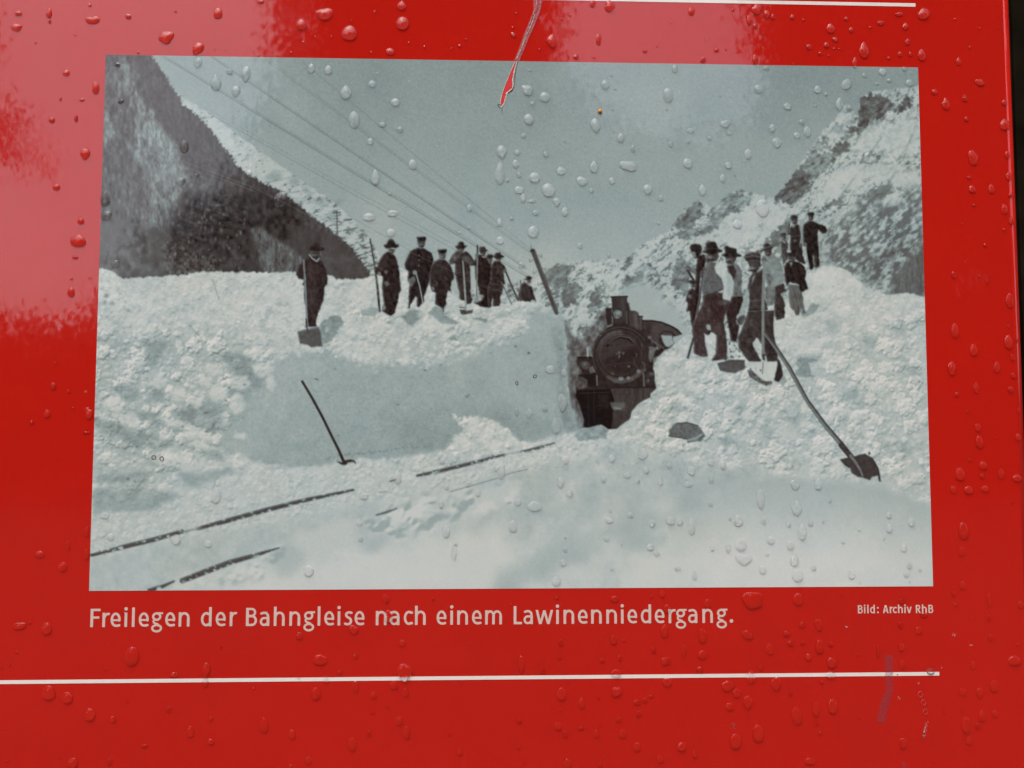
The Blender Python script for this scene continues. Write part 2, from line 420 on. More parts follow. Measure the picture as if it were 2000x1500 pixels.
# ---- right mountains
region('printed_mountain', 'rocky snow covered mountains at the right of the photograph')
rr = [(1830, 160), (1795, 168), (1770, 171), (1745, 175), (1716, 177), (1697, 179), (1684, 188), (1678, 202), (1676, 222), (1670, 226), (1664, 213), (1655, 203), (1645, 208), (1635, 228), (1620, 245), (1606, 258), (1590, 280), (1572, 304), (1556, 330), (1540, 350), (1526, 370), (1512, 388), (1500, 385), (1480, 379), (1465, 375), (1445, 371), (1430, 374), (1414, 385), (1401, 400), (1392, 406), (1380, 398), (1364, 391), (1352, 394), (1336, 410), (1322, 428), (1310, 446), (1300, 456), (1280, 464), (1260, 475), (1240, 490), (1226, 503), (1200, 507), (1160, 507), (1120, 512), (1090, 516), (1066, 529), (1040, 548), (960, 556), (880, 572), (880, 640), (1120, 760), (1330, 760), (1830, 620)]
sl = sheared(fbm(8, 8, seed=31, oct=3), -.7)+.3*M3; sl2 = sheared(fbm(14, 20, seed=32), -.75); sl3 = sheared(fbm(30, 34, seed=33), -.8)
mt = 179+5*N40-58*np.clip((sl+.5*sl2-.24)*2.2, 0, 1)-26*np.clip((sheared(fbm(4, 6, seed=36), -.6)+.6*sl3-.3)*2, 0, 1)-12*np.clip(sl2+.2*N14, 0, 1)+3*M6
fill(rr, mt, jag=2.4, js=6, soft=1)
wr = pmask(rr, 2.4, 6, 1)
RM = np.zeros((GH, GW), np.float32); RM[wr[0]] = wr[1]
def rock(pts, tone, tex=22, field=None, jag=7, soft=1, a=1.):
    w_, m_ = pmask(pts, jag, 6, soft)
    put((w_, m_*RM[w_]), tone, tex, field=sl if field is None else field, own=False, a=a)
clean = [[(1690, 245), (1745, 235), (1795, 225), (1800, 300), (1760, 310), (1700, 290), (1650, 310), (1660, 275)], [(1430, 400), (1520, 395), (1540, 430), (1500, 465), (1430, 480), (1400, 470), (1370, 455), (1400, 430)],
         [(1640, 320), (1740, 320), (1795, 340), (1795, 380), (1720, 350), (1660, 370), (1600, 400), (1590, 390)], [(1620, 250), (1660, 225), (1670, 250), (1640, 262), (1600, 280)]]
for c in clean: rock(c, 181, 5, N14, jag=9, soft=7, a=.8)
for pts, t, tx in (([(1679, 192), (1697, 181), (1735, 190), (1748, 205), (1728, 232), (1702, 236), (1692, 252), (1674, 248)], 112, 20),
                   ([(1764, 192), (1774, 185), (1782, 195), (1771, 214), (1756, 223), (1747, 220)], 104, 8),
                   ([(1634, 282), (1654, 276), (1662, 290), (1642, 304), (1620, 322), (1617, 316)], 118, 10),
                   ([(1655, 248), (1688, 250), (1680, 262), (1650, 262)], 120, 14),
                   ([(1604, 268), (1622, 268), (1612, 288), (1590, 300), (1575, 310)], 140, 24),
                   ([(1560, 325), (1600, 330), (1590, 346), (1574, 374), (1552, 395), (1530, 396), (1512, 389), (1532, 358), (1545, 338)], 112, 18),
                   ([(1590, 300), (1632, 300), (1615, 330), (1580, 340), (1565, 325)], 140, 26),
                   ([(1700, 372), (1746, 358), (1742, 374), (1716, 396), (1694, 402)], 122, 12),
                   ([(1604, 404), (1650, 384), (1640, 398), (1600, 416)], 130, 16),
                   ([(1350, 398), (1368, 394), (1372, 420), (1346, 446), (1311, 447), (1326, 426)], 124, 16),
                   ([(1410, 383), (1432, 374), (1472, 386), (1452, 408), (1382, 436), (1392, 405)], 146, 26),
                   ([(1498, 466), (1516, 450), (1530, 434), (1546, 424), (1534, 480), (1496, 492)], 130, 14),
                   ([(1316, 456), (1380, 440), (1420, 420), (1400, 450), (1330, 470)], 140, 20),
                   ([(1062, 532), (1092, 515), (1120, 520), (1105, 560), (1060, 560)], 134, 18),
                   ([(1100, 560), (1130, 550), (1128, 590), (1098, 605)], 128, 16),
                   ([(1150, 575), (1180, 550), (1175, 600), (1150, 620)], 134, 20),
                   ([(1220, 540), (1262, 530), (1240, 556), (1215, 562)], 128, 16),
                   ([(1330, 500), (1350, 520), (1340, 580), (1310, 560), (1318, 520)], 132, 22)):
    rock(pts, t-16, tx+10)
# mottled wood on the right flank
fl = sheared(fbm(7, 9, seed=35), -.6)
flm = 136-36*np.clip((fl+.45*sl2+.25*M6+.12)*1.7, -1, 1)
w_, m_ = pmask([(1612, 430), (1660, 412), (1700, 380), (1740, 400), (1800, 350), (1815, 600), (1720, 560), (1640, 525), (1600, 520)], 12, 14, 9)
put((w_, m_*RM[w_]), flm, own=False)
rock([(1808, 462), (1796, 490), (1770, 522), (1745, 545), (1735, 580), (1812, 590)], 96, 12, vst, jag=9, soft=3)
rock([(1680, 520), (1740, 470), (1790, 440), (1800, 470), (1740, 540), (1690, 556)], flm-14, 0, jag=9, soft=6, a=.8)
for k in range(90):
    x = rng.uniform(1085, 1350); y = rng.uniform(505, 690)
    blob(x, y, rng.uniform(1.2, 3), 112, ry=rng.uniform(1, 2.2), own=False, a=.45, jag=2)
# ridge lines and gullies, dark on the shaded side
for p, wd in (([(1697, 182), (1690, 240), (1660, 300), (1610, 360), (1560, 420), (1500, 470)], 5), ([(1745, 205), (1720, 270), (1680, 330), (1630, 400)], 4), ([(1655, 206), (1640, 260), (1600, 320), (1560, 390)], 5), ([(1790, 240), (1760, 320), (1720, 380), (1660, 450)], 4), ([(1360, 398), (1340, 440), (1290, 500), (1250, 560)], 4), ([(1440, 376), (1410, 420), (1350, 480), (1300, 540)], 4), ([(1120, 515), (1140, 560), (1120, 620)], 4), ([(1200, 512), (1180, 560), (1190, 620)], 3)):
    w_, m_ = smask(p, wd, 1); m_ = m_*np.clip(.35+1.3*sl2[w_]+.8*M6[w_], 0, 1); put((w_, m_*RM[w_]), 108, own=False, a=.45)

# ---- dark mixed ground of the cutting, left of the engine, and steam
region('printed_snow')
fill([(1088, 612), (1110, 640), (1130, 665), (1150, 640), (1190, 600), (1200, 760), (1135, 850), (1108, 838), (1103, 760), (1104, 690)], 112, 30, jag=6, js=6, soft=3, field=spk, warm=.3)
fill([(1105, 690), (1142, 690), (1135, 760), (1140, 836), (1112, 836), (1104, 770)], 100, 26, jag=5, soft=4, field=fbm(6, 12, seed=37), warm=.3)
region('printed_steam')
fill([(1203, 578), (1216, 560), (1236, 549), (1262, 550), (1288, 566), (1300, 590), (1318, 600), (1340, 640), (1345, 690), (1290, 660), (1262, 632), (1235, 612), (1222, 590)], 163, 5, jag=9, js=14, soft=7, field=N40)

# ---- snow
region('printed_snow')
def rid(f): return 1-np.abs(f)
def chunks(n, r0, r1, seed, flat=.8):
    """heights of tumbled lumps: many random low domes, the highest one wins"""
    g = np.random.default_rng(seed); H = np.zeros((GH, GW), np.float32)
    rr_ = r0*(r1/r0)**(g.random(n)**1.8); xs = g.uniform(0, GW, n); ys = g.uniform(380, GH, n); an = g.uniform(0, 3.14, n); el = g.uniform(.6, 1., n); lf = g.uniform(-.3, .5, n)
    for x, y, r, a, e, l in zip(xs, ys, rr_, an, el, lf):
        xa, xb, ya, yb = max(0, int(x-r)), min(GW, int(x+r)+2), max(0, int(y-r)), min(GH, int(y+r)+2)
        if xb <= xa or yb <= ya: continue
        X = np.arange(xa, xb)[None, :]-x; Y = np.arange(ya, yb)[:, None]-y
        X, Y = X+N6[ya:yb, xa:xb]*r*.35, Y+M6[ya:yb, xa:xb]*r*.35
        u = X*math.cos(a)+Y*math.sin(a); v = (Y*math.cos(a)-X*math.sin(a))/e
        q = 1-(u*u+v*v)/(r*r)
        w = H[ya:yb, xa:xb]
        np.maximum(w, np.where(q > 0, r*flat*(np.sqrt(np.maximum(q, 0))+l), 0), out=w)
    return H
CS = chunks(15000, 2.2, 6.5, 61); CB = chunks(2300, 6, 19, 62)
LS = np.clip(-shade(blur(CS, 1), -.5, -1.)*7, -16, 10)+3.2*(CS < 1.4)*-1
LB = np.clip(-shade(blur(CB+.35*CS, 1), -.55, -1.)*9, -26, 11)-7*(blur(CB, 2) < 2.5)
PATCH = np.clip(.5+.8*N40, 0, 1)
SNOW = 182+LB*(.75+.6*PATCH)+.7*LS*(1-.4*PATCH)+5*N14+2*N3
FINE = 184+.95*LS*(.4+.75*PATCH)+.4*LB+6*N14+3.5*N40+2*N3
bank = [(160, 515), (195, 525), (216, 528), (228, 536), (242, 544), (300, 540), (360, 537), (392, 531), (420, 530), (480, 531), (540, 532), (575, 530), (620, 530), (640, 538), (660, 544), (690, 546), (716, 541), (740, 535), (765, 528), (785, 522), (800, 538), (830, 552), (870, 566), (890, 582), (940, 592), (1000, 592), (1012, 588), (1050, 588), (1068, 598), (1086, 610), (1100, 632), (1106, 660), (1106, 720), (1112, 780), (1128, 838), (1160, 828), (1190, 836), (1240, 790), (1280, 720), (1290, 700), (1330, 662), (1360, 640), (1440, 640), (1560, 560), (1580, 540), (1610, 520), (1640, 522), (1660, 532), (1690, 560), (1730, 576), (1770, 572), (1835, 585), (1835, 1175), (160, 1175)]
fill(bank, FINE, jag=2.2, js=6, soft=1)
# coarse lumps: left and right
fill([(160, 640), (420, 640), (560, 690), (520, 760), (430, 880), (300, 960), (160, 960)], SNOW, jag=9, js=14, soft=14)
fill([(1290, 690), (1420, 700), (1560, 720), (1840, 590), (1840, 1000), (1640, 930), (1400, 930), (1230, 860), (1210, 810)], SNOW+3, jag=9, js=14, soft=12)
# smooth cut wall
WALL = 156+4*N40+3*M14+1.6*M6+1.5*GRAIN+4*np.clip((760-YY)/120, -1, 1)+9*np.clip((640-XX)/200, 0, 1)-4*np.clip(blur(fbm(5, 12, seed=64), 1)-.3, 0, 1)
wall = [(440, 885), (425, 868), (450, 806), (474, 760), (500, 728), (534, 706), (560, 694), (622, 684), (652, 690), (690, 706), (740, 712), (782, 708), (830, 716), (862, 706), (890, 694), (922, 672), (950, 662), (985, 668), (1008, 650), (1030, 626), (1038, 604), (1060, 602), (1084, 612), (1098, 634), (1104, 662), (1104, 760), (1114, 800), (1136, 840), (1098, 862), (1060, 862), (1030, 866), (960, 850), (880, 885), (800, 892), (690, 902), (600, 912), (520, 908)]
fill(wall, WALL, jag=9, js=14, soft=2)
fill([(1008, 650), (1030, 626), (1038, 604), (1084, 612), (1102, 650), (1104, 760), (1080, 800), (1000, 790), (900, 720), (930, 690)], 156, 4, soft=14, field=N40, a=.8, jag=6, js=14)
fill([(1076, 640), (1094, 634), (1104, 660), (1106, 760), (1124, 810), (1140, 838), (1104, 850), (1088, 780), (1086, 700)], 140, 12, soft=5, jag=3, field=spk, a=.8)
fill([(800, 820), (900, 800), (1000, 800), (1080, 820), (1090, 860), (860, 890), (760, 890)], 143, 6, soft=16, a=.7, field=N40)
# tumbled snow above the wall
TUM = 180+LB*(.7+.6*np.clip(.5+M14, 0, 1))+.9*LS+5*N14+2*N3
fill([(690, 640), (720, 612), (780, 618), (840, 610), (900, 610), (960, 610), (1020, 606), (1030, 640), (1006, 672), (960, 668), (930, 690), (880, 712), (830, 700), (800, 712), (740, 700), (700, 690), (660, 680), (650, 660)], TUM, jag=8, js=14, soft=6)
fill([(655, 655), (700, 630), (760, 625), (800, 660), (810, 700), (770, 706), (720, 696), (668, 690)], 184, 8, jag=9, js=14, soft=7, a=.5, field=N14)
for p, t in (([(785, 619), (800, 606), (822, 604), (832, 614), (812, 628), (806, 640), (795, 632)], 140), ([(834, 612), (850, 597), (864, 600), (868, 616), (850, 622)], 146), ([(846, 620), (872, 616), (898, 632), (880, 634), (858, 630)], 142), ([(923, 624), (938, 620), (952, 624), (948, 630), (936, 626)], 138),
             ([(705, 605), (730, 600), (744, 606), (730, 618), (706, 616)], 152), ([(870, 644), (885, 638), (888, 644), (874, 650)], 135), ([(876, 660), (890, 656), (892, 662), (880, 664)], 138)):
    fill(p, t, 4, jag=1.5, soft=1)
for x, y, r, t in ((838, 632, 18, 192), (812, 648, 14, 190), (868, 640, 12, 188), (826, 612, 11, 190), (884, 650, 9, 188), (930, 640, 13, 186), (958, 650, 14, 186), (985, 640, 15, 188), (942, 670, 10, 186)):
    blob(x, y, r, t, ry=r*.8, soft=4, a=.6, jag=3)
for k in range(16):
    x = rng.uniform(700, 1060); y = rng.uniform(640, 690)
    line([(x, y), (x+rng.uniform(2, 8), y+rng.uniform(-3, 2))], rng.uniform(1, 2), 118, own=False, a=.5)
# left lumps in front of the wall, shadows between
SH = 147
for p in ([(425, 688), (470, 690), (490, 700), (520, 715), (500, 740), (450, 735), (440, 705)], [(470, 735), (500, 720), (530, 735), (500, 770), (470, 790), (440, 770)], [(330, 800), (420, 780), (440, 800), (425, 850), (360, 830)], [(175, 812), (230, 826), (290, 846), (340, 868), (325, 876), (265, 876), (210, 850), (175, 832)],
          [(262, 805), (300, 806), (330, 830), (310, 836), (280, 820)], [(345, 874), (430, 880), (440, 900), (400, 892)], [(185, 930), (260, 920), (300, 925), (280, 945), (240, 945), (185, 942)], [(185, 955), (280, 950), (340, 965), (400, 985), (300, 1000), (180, 1004)], [(350, 925), (450, 915), (490, 950), (420, 962), (360, 950)],
          [(290, 690), (310, 680), (320, 700), (300, 720), (285, 710)], [(280, 665), (330, 665), (320, 685), (285, 690)], [(215, 755), (260, 755), (280, 775), (250, 790)], [(300, 760), (330, 770), (320, 790), (290, 785)]):
    fill(p, SH, 8, jag=5, js=6, soft=4, a=.8, field=N14)
for x, y, rx, ry in ((418, 722, 20, 14), (425, 768, 18, 18), (470, 748, 22, 14), (515, 722, 22, 13), (462, 790, 16, 20), (385, 788, 9, 12), (400, 745, 14, 11), (530, 748, 10, 16), (340, 826, 17, 11), (380, 848, 22, 14), (350, 770, 20, 14), (310, 745, 18, 14), (250, 820, 20, 12), (222, 790, 22, 15), (395, 870, 16, 9), (330, 895, 36, 16), (470, 852, 12, 8), (370, 905, 28, 15)):
    blob(x-2, y+ry*.55, rx*1.02, 150, ry=ry*.8, soft=3, a=.55, jag=4)
    blob(x, y, rx, 185, ry=ry, soft=2, a=.85, jag=5)
    blob(x-rx*.2, y-ry*.25, rx*.6, 192, ry=ry*.5, soft=3, a=.6, jag=3)
for x, y in ((438, 739), (447, 757), (402, 806), (268, 872), (440, 783), (263, 900), (250, 935), (264, 940), (478, 752)):
    blob(x, y, 2.6, 105, ry=1.8, soft=1, own=False, a=.8, jag=2)
for x, y, r in ((208, 578, 4), (206, 592, 3.4), (219, 593, 4), (252, 606, 3)): blob(x, y, r, 112, soft=2, own=False, a=.75, jag=2)
for p in ([(455, 673), (475, 672)], [(478, 680), (488, 674)], [(505, 675), (512, 672)], [(370, 635), (395, 662)], [(415, 545), (428, 585)]): line(p, 1.6, 120, soft=1, own=False, a=.6)
# shadows of the tall man
fill(cr(540, 600, 4.285, [(368, 130), (470, 70), (540, 80), (558, 130), (510, 210), (460, 280), (388, 322), (364, 200)]), 142, 8, jag=2, soft=1)
fill(cr(540, 600, 4.285, [(385, 335), (400, 312), (460, 314), (420, 330)]), 135, 6, soft=1)
blob(638, 643, 5, 165, soft=1, jag=2)
# lumps hanging over the rim of the cut
for (xa, ya), (xb, yb) in zip(wall[7:20], wall[8:21]):
    for _ in range(max(2, int(math.hypot(xb-xa, yb-ya)/5))):
        u = rng.random(); x = xa+(xb-xa)*u; y = ya+(yb-ya)*u+rng.normal(0, 7); rad = rng.uniform(2.5, 8)
        blob(x+1, y+rad*.5, rad, 146, ry=rad*.6, soft=1, own=False, a=.5, jag=3); fill([(x+rad*math.cos(t*.6), y-1+rad*.7*math.sin(t*.6)) for t in range(11)], TUM+4, jag=3, soft=1, own=False, a=.85)
# pocks in the wall
for k in range(70):
    x = rng.uniform(560, 1080); y = rng.uniform(705, 880)
    blob(x, y, rng.uniform(.7, 1.8), 118, ry=rng.uniform(.5, 1.2), own=False, a=.55)
for x, y in ((828, 717), (829, 723), (861, 712), (776, 791), (910, 775), (914, 773), (618, 740), (655, 720), (661, 850), (1006, 676), (1032, 690)): blob(x, y, 2.6, 92, ry=1.2, own=False, jag=2)
for k in range(26): line([(640+k*8+rng.uniform(-4, 4), 893-k*.9+rng.uniform(-5, 5)), (646+k*8, 892-k*.9)], rng.uniform(1.5, 3.5), 120, own=False, a=.6, soft=1)
# strip between wall and rails
STRIP = 182+.9*LS+.7*LB*np.clip(.5+M14, 0, 1)+4*N14+2*N3
fill([(430, 930), (480, 916), (540, 908), (590, 915), (670, 905), (760, 896), (840, 884), (900, 870), (960, 862), (1050, 862), (1080, 850), (1130, 842), (1190, 848), (1180, 870), (1080, 900), (960, 930), (820, 970), (640, 1010), (400, 1060), (260, 1100), (160, 1120), (160, 1010), (300, 995)], STRIP, jag=5, js=6, soft=3)
fill([(870, 880), (890, 850), (905, 838), (885, 820), (882, 808), (900, 815), (930, 812), (962, 818), (990, 838), (1010, 856), (1032, 864), (1040, 874), (960, 890), (900, 892)], TUM+8, jag=4, js=6, soft=1)
for x, y, r in ((895, 858, 13), (925, 830, 14), (950, 850, 15), (965, 870, 14), (1000, 858, 12), (1026, 866, 7), (915, 872, 12)):
    blob(x, y, r, 190, ry=r*.75, soft=3, a=.6, jag=3)
fill([(1122, 850), (1140, 836), (1168, 828), (1188, 840), (1186, 856), (1150, 860), (1128, 862)], 148, 14, jag=3, js=6, soft=1, field=spk)
# foreground field
FORE = 172+7*N40+4*M14+np.clip((YY-980)/150, 0, 1)*12
fill([(160, 1120), (400, 1060), (640, 1008), (820, 968), (960, 932), (1080, 905), (1220, 862), (1380, 905), (1480, 925), (1600, 940), (1700, 950), (1840, 1010), (1840, 1175), (160, 1175)], FORE, 0, jag=6, js=14, soft=9)
fill([(160, 1090), (330, 1060), (560, 1020), (740, 985), (700, 1010), (520, 1075), (360, 1130), (290, 1160), (160, 1160)], 172+0*XX, 7, jag=4, js=14, soft=7, field=M14)
CC = chunks(420, 14, 34, 63)
CL = 181+np.clip(-shade(blur(CC, 3), -.5, -1.)*24, -26, 10)
fill([(500, 1100), (540, 1075), (580, 1040), (640, 1020), (730, 1010), (770, 985), (830, 965), (880, 968), (960, 950), (1020, 935), (1000, 985), (920, 1010), (860, 1030), (760, 1060), (640, 1080), (560, 1130), (440, 1150), (400, 1140)], CL, jag=8, js=14, soft=7)
fill([(420, 1160), (560, 1110), (760, 1070), (900, 1040), (980, 1040), (1000, 1110), (960, 1170), (420, 1170)], 190, 2, jag=6, js=14, soft=16, field=N40)
for p, a in (([(535, 1100), (560, 1050), (600, 1090), (570, 1130), (540, 1130)], .5), ([(700, 1060), (760, 1040), (770, 1060), (720, 1080)], .6), ([(830, 985), (880, 975), (885, 990), (845, 1000)], .6), ([(690, 1040), (720, 1000), (735, 1030), (710, 1055)], .4)): fill(p, 158, 0, soft=8, a=a, jag=5, js=14)
# soft shadow trough and the smooth mound
fill([(940, 1170), (980, 1120), (1060, 1080), (1100, 1040), (1160, 1050), (1220, 1015), (1280, 985), (1350, 955), (1440, 925), (1500, 915), (1470, 940), (1380, 965), (1300, 1010), (1270, 1045), (1210, 1060), (1150, 1080), (1090, 1110), (1030, 1150), (1010, 1175)], 164, 3, jag=9, js=14, soft=11, field=N40, a=.8)
for x, y, rx, ry in ((1125, 1120, 30, 16), (1200, 1062, 34, 14), (1300, 988, 28, 16), (1060, 1150, 36, 14), (1250, 1100, 40, 22)): blob(x, y, rx, 186, ry=ry, soft=9, a=.75, jag=8)
for x, y, rx, ry in ((1250, 1058, 46, 14), (1130, 1090, 26, 12), (1345, 985, 24, 12)): blob(x, y, rx, 160, ry=ry, soft=9, a=.7, jag=8)
fill([(1300, 1060), (1350, 1000), (1420, 960), (1500, 932), (1580, 938), (1680, 946), (1760, 965), (1840, 1000), (1840, 1175), (1180, 1175), (1240, 1110)], 163+np.clip((YY-930)/165, 0, 1)*30-7*np.clip((XX-1650)/180, 0, 1)-5*np.clip((1420-XX)/100, 0, 1), 2.5, jag=6, js=14, soft=5, field=N40)
fill([(1500, 930), (1580, 937), (1680, 945), (1740, 958), (1700, 956), (1600, 942)], 170, 0, soft=2)
# lumps of the right bank, shadows
for p in ([(1420, 798), (1450, 790), (1470, 805), (1440, 815)], [(1520, 800), (1560, 790), (1580, 815), (1550, 830)], [(1480, 830), (1530, 840), (1500, 860)], [(1560, 690), (1600, 700), (1590, 720)], [(1600, 620), (1640, 630), (1620, 650)], [(1640, 760), (1700, 770), (1690, 790), (1650, 785)], [(1720, 860), (1780, 870), (1770, 890)], [(1680, 650), (1720, 660), (1700, 680)], [(1400, 850), (1440, 860), (1420, 880)], [(1300, 800), (1330, 790), (1340, 810)], [(1740, 700), (1800, 720), (1780, 740)]):
    fill(p, 155, 6, jag=5, js=14, soft=5, a=.6, field=N14)
for k in range(46):
    x = rng.uniform(1230, 1800); y = rng.uniform(720, 930)
    if y < 820 and x < 1290: continue
    r = rng.uniform(7, 16)
    blob(x-2, y+r*.5, r, 152, ry=r*.7, soft=3, a=.35, jag=4)
    blob(x, y, r, 187, ry=r*.8, soft=3, a=.5, jag=4)
for k in range(40):
    x = rng.uniform(1300, 1800); y = rng.uniform(640, 920)
    blob(x, y, rng.uniform(1, 2.4), 126, ry=1.2, own=False, a=.5, jag=2, soft=1)
for p in (cr(1420, 600, 9.09, [(1210, 1130), (1290, 1090), (1210, 1010), (1260, 930), (1300, 880), (1420, 890), (1610, 930), (1600, 970), (1440, 980), (1500, 1180), (1600, 1230), (1400, 1240), (1220, 1210)]),
          cr(1300, 380, 5, [(1320, 1180), (1380, 1130), (1430, 1060), (1510, 1080), (1440, 1170), (1350, 1195)]), cr(1420, 600, 9.09, [(1000, 1230), (1080, 1290), (1000, 1410), (930, 1340)])):
    fill(p, 145, 6, jag=1.5, soft=1)
fill(cr(1300, 380, 5, [(1360, 800), (1400, 730), (1480, 700), (1600, 690), (1700, 700), (1740, 770), (1820, 790), (1860, 860), (1700, 900), (1500, 1000), (1420, 1000), (1390, 900)]), 186, 6, jag=4, js=6, soft=5, field=N14, a=.8)

# ---- rails
region('printed_rail')
def rail(p, w, t=70):
    w = [v*1.12 for v in w]; line(p, w, t, tex=9, soft=1)
    line([(x, y-w0*.32) for (x, y), w0 in zip(p, w)], [max(1, v*.25) for v in w], t+26, own=False, a=.6)
rail([(176, 1085), (205, 1078), (250, 1066), (300, 1054), (356, 1038)], [5, 6, 8, 8, 7])
rail([(388, 1032), (440, 1018), (520, 996), (600, 976), (690, 957)], [6, 8, 8, 7, 4])
rail([(815, 929), (850, 922), (900, 910), (950, 897), (985, 888)], [4, 6, 6, 5, 3])
rail([(1018, 882), (1050, 875), (1084, 865)], [3, 5, 2], 80)
rail([(292, 1153), (318, 1145), (340, 1135)], [7, 6, 3])
rail([(356, 1134), (400, 1117), (450, 1098), (500, 1084), (545, 1070)], [9, 10, 9, 7, 2])
rail([(735, 1006), (756, 1000), (775, 993)], [2.5, 3.5, 2], 84)
line([(880, 960), (930, 946), (972, 934)], 1.8, 118, own=False, a=.8); line([(984, 928), (1010, 921), (1030, 917)], 1.8, 122, own=False, a=.8)
line([(762, 940), (773, 937)], 3, 84, own=False, a=.8); line([(740, 962), (756, 960)], 2, 120, own=False, a=.7)
line([(352, 1040), (372, 1036), (392, 1031)], 5, 122, tex=16, soft=1, own=False, a=.7); line([(985, 888), (1018, 882)], 2.4, 130, tex=16, soft=1, own=False, a=.6)
for (xa, ya), (xb, yb), n in (((176, 1085), (356, 1038), 26), ((388, 1032), (690, 957), 44), ((815, 929), (985, 888), 36), ((356, 1134), (545, 1070), 22), ((1018, 882), (1084, 865), 16)):
    for _ in range(n):
        u = rng.random(); sd_ = 1 if rng.random() < .75 else -1; x = xa+(xb-xa)*u; y = ya+(yb-ya)*u-3*math.sin(math.pi*u)*((xb-xa) > 150)+sd_*rng.uniform(2.2, 5.5)
        rad = rng.uniform(1.2, 4.2)
        blob(x, y, rad, rng.uniform(166, 188), ry=rad*.6, soft=1, own=False, a=.85, jag=2)
        if rng.random() < .4: blob(x+rng.uniform(-4, 4), y-sd_*1.5, rng.uniform(.8, 2), 58, ry=.9, soft=0, own=False, a=.7, jag=1)
for x, y in ((232, 1076), (215, 1080), (378, 1036), (520, 1003), (840, 930), (880, 922), (930, 908), (972, 898), (1060, 880), (420, 1117), (310, 1148)):
    blob(x, y+3, rng.uniform(4, 8), 182, ry=rng.uniform(3, 5), soft=1, own=False, a=.9, jag=2)
# dirt
for k in range(26):
    x, y = rng.uniform(180, 1100), 0
    y = rng.uniform(900, 960)-(x-600)*.1
    blob(x, y, rng.uniform(.8, 2), 120, ry=1, own=False, a=.6, jag=1)

# ---- pole
region('printed_pole', 'leaning telegraph pole printed above the cutting')
line([(1041, 490), (1064, 551), (1087, 611)], [9, 9, 8], 68, tex=10, soft=1)
line([(1043.5, 490), (1066, 550), (1088, 606)], 2, 98, own=False, a=.5)
fill(cr(1000, 440, 5, [(175, 250), (185, 235), (215, 238), (220, 255), (185, 262)]), 45)
line([(1038, 486), (1037, 480)], 1.6, 110)
for x, y, s in ((1056, 502, 1), (1037, 511, -1), (1063, 527, 1), (1044, 534, -1), (1053, 557, -1), (1074, 551, 1), (1060, 580, -1), (1080, 575, 1), (1088, 598, 1), (1068, 598, -1)):
    line([(x-4*s, y-4), (x+s*1, y+1), (x+s*3, y-1), (x+s*2, y-5)], 1.3, 90, a=.8)

# ---- engine
LOC = lambda p: cr(1100, 560, 5, p)
region('printed_locomotive', 'steam locomotive printed in the snow cutting')
k = dict(warm=.3)
fill(LOC([(470, 100), (625, 95), (625, 180), (630, 155), (645, 160), (655, 235), (700, 235), (730, 255), (740, 290), (770, 288), (775, 330), (870, 330), (960, 345), (1060, 385), (1120, 420), (1155, 465), (1070, 490), (1065, 515), (1085, 555), (1040, 600), (985, 620), (930, 680), (885, 730), (875, 790), (890, 840), (890, 920), (908, 985), (890, 1010), (850, 1040), (850, 1080), (830, 1090), (800, 1065), (740, 1135), (700, 1155), (665, 1220), (650, 1290), (580, 1335), (540, 1370), (520, 1385), (440, 1390), (410, 1360), (370, 1345), (340, 1345), (280, 1360), (240, 1375), (200, 1370), (205, 1300), (180, 1210), (150, 1120), (125, 1075), (130, 1010), (235, 980), (230, 900), (150, 870), (150, 860), (180, 850), (170, 780), (135, 760), (140, 690), (270, 685), (290, 690), (285, 620), (310, 530), (360, 460), (440, 395), (480, 375), (482, 362), (430, 378), (420, 300), (415, 210), (480, 205)]), 43, 7, jag=.8, **k)
fill(LOC([(130, 1010), (460, 1000), (500, 1100), (480, 1250), (520, 1385), (440, 1390), (370, 1345), (240, 1375), (200, 1370), (205, 1300), (150, 1120), (125, 1075)]), 27, 3, warm=.5)
fill(LOC([(460, 990), (890, 985), (900, 1000), (850, 1040), (830, 1090), (740, 1135), (665, 1220), (640, 1295), (520, 1385), (470, 1380), (490, 1250), (500, 1100)]), 60, 9, field=vst, soft=1)
fill(LOC([(455, 1130), (605, 1130), (600, 1180), (500, 1205), (475, 1190)]), 88, 8); line(LOC([(500, 1185), (525, 1190), (560, 1192)]), 3, 130, soft=1)
# smokebox front
def disc(cx, cy, r, t, **q): fill(LOC([(cx+r*math.cos(a*.1309), cy+r*math.sin(a*.1309)) for a in range(48)]), t, **q)
disc(562, 668, 272, 40, warm=.4); disc(558, 664, 258, 50, warm=.4, tex=4)
fill(LOC([(345, 640), (350, 590), (380, 520), (430, 465), (480, 438), (570, 432), (580, 480), (500, 500), (440, 550), (420, 620), (410, 690), (360, 680)]), 88, 8, soft=2, warm=.3)
disc(560, 672, 205, 55, warm=.6, tex=5)
fill(LOC([(380, 720), (540, 640), (740, 560), (760, 700), (700, 820), (560, 870), (440, 820)]), 42, 4, soft=4, warm=.5)
line(LOC([(430, 580), (450, 545), (500, 510), (560, 495), (630, 508), (680, 550)]), 3.2, 28, soft=0)
line(LOC([(440, 556), (490, 510), (560, 484), (650, 500), (690, 545)]), 2, 95, a=.7)
line(LOC([(430, 880), (500, 915), (570, 925), (650, 910), (720, 870), (790, 810)]), [5, 8, 9, 9, 8, 7], 78, tex=10, soft=1)
for x, y, r, t in ((565, 895, 4.6, 122), (635, 890, 3.2, 118), (545, 640, 2, 105), (585, 655, 1.8, 95), (548, 680, 1.6, 110), (525, 655, 1.5, 90), (640, 780, 2.5, 90), (715, 660, 1.5, 100), (735, 825, 4, 110), (505, 775, 1.5, 80), (360, 475, 2, 85), (715, 680, 1.5, 85), (480, 850, 3, 80)):
    blob(1100+x/5, 560+y/5, r, t, soft=0, jag=.6)
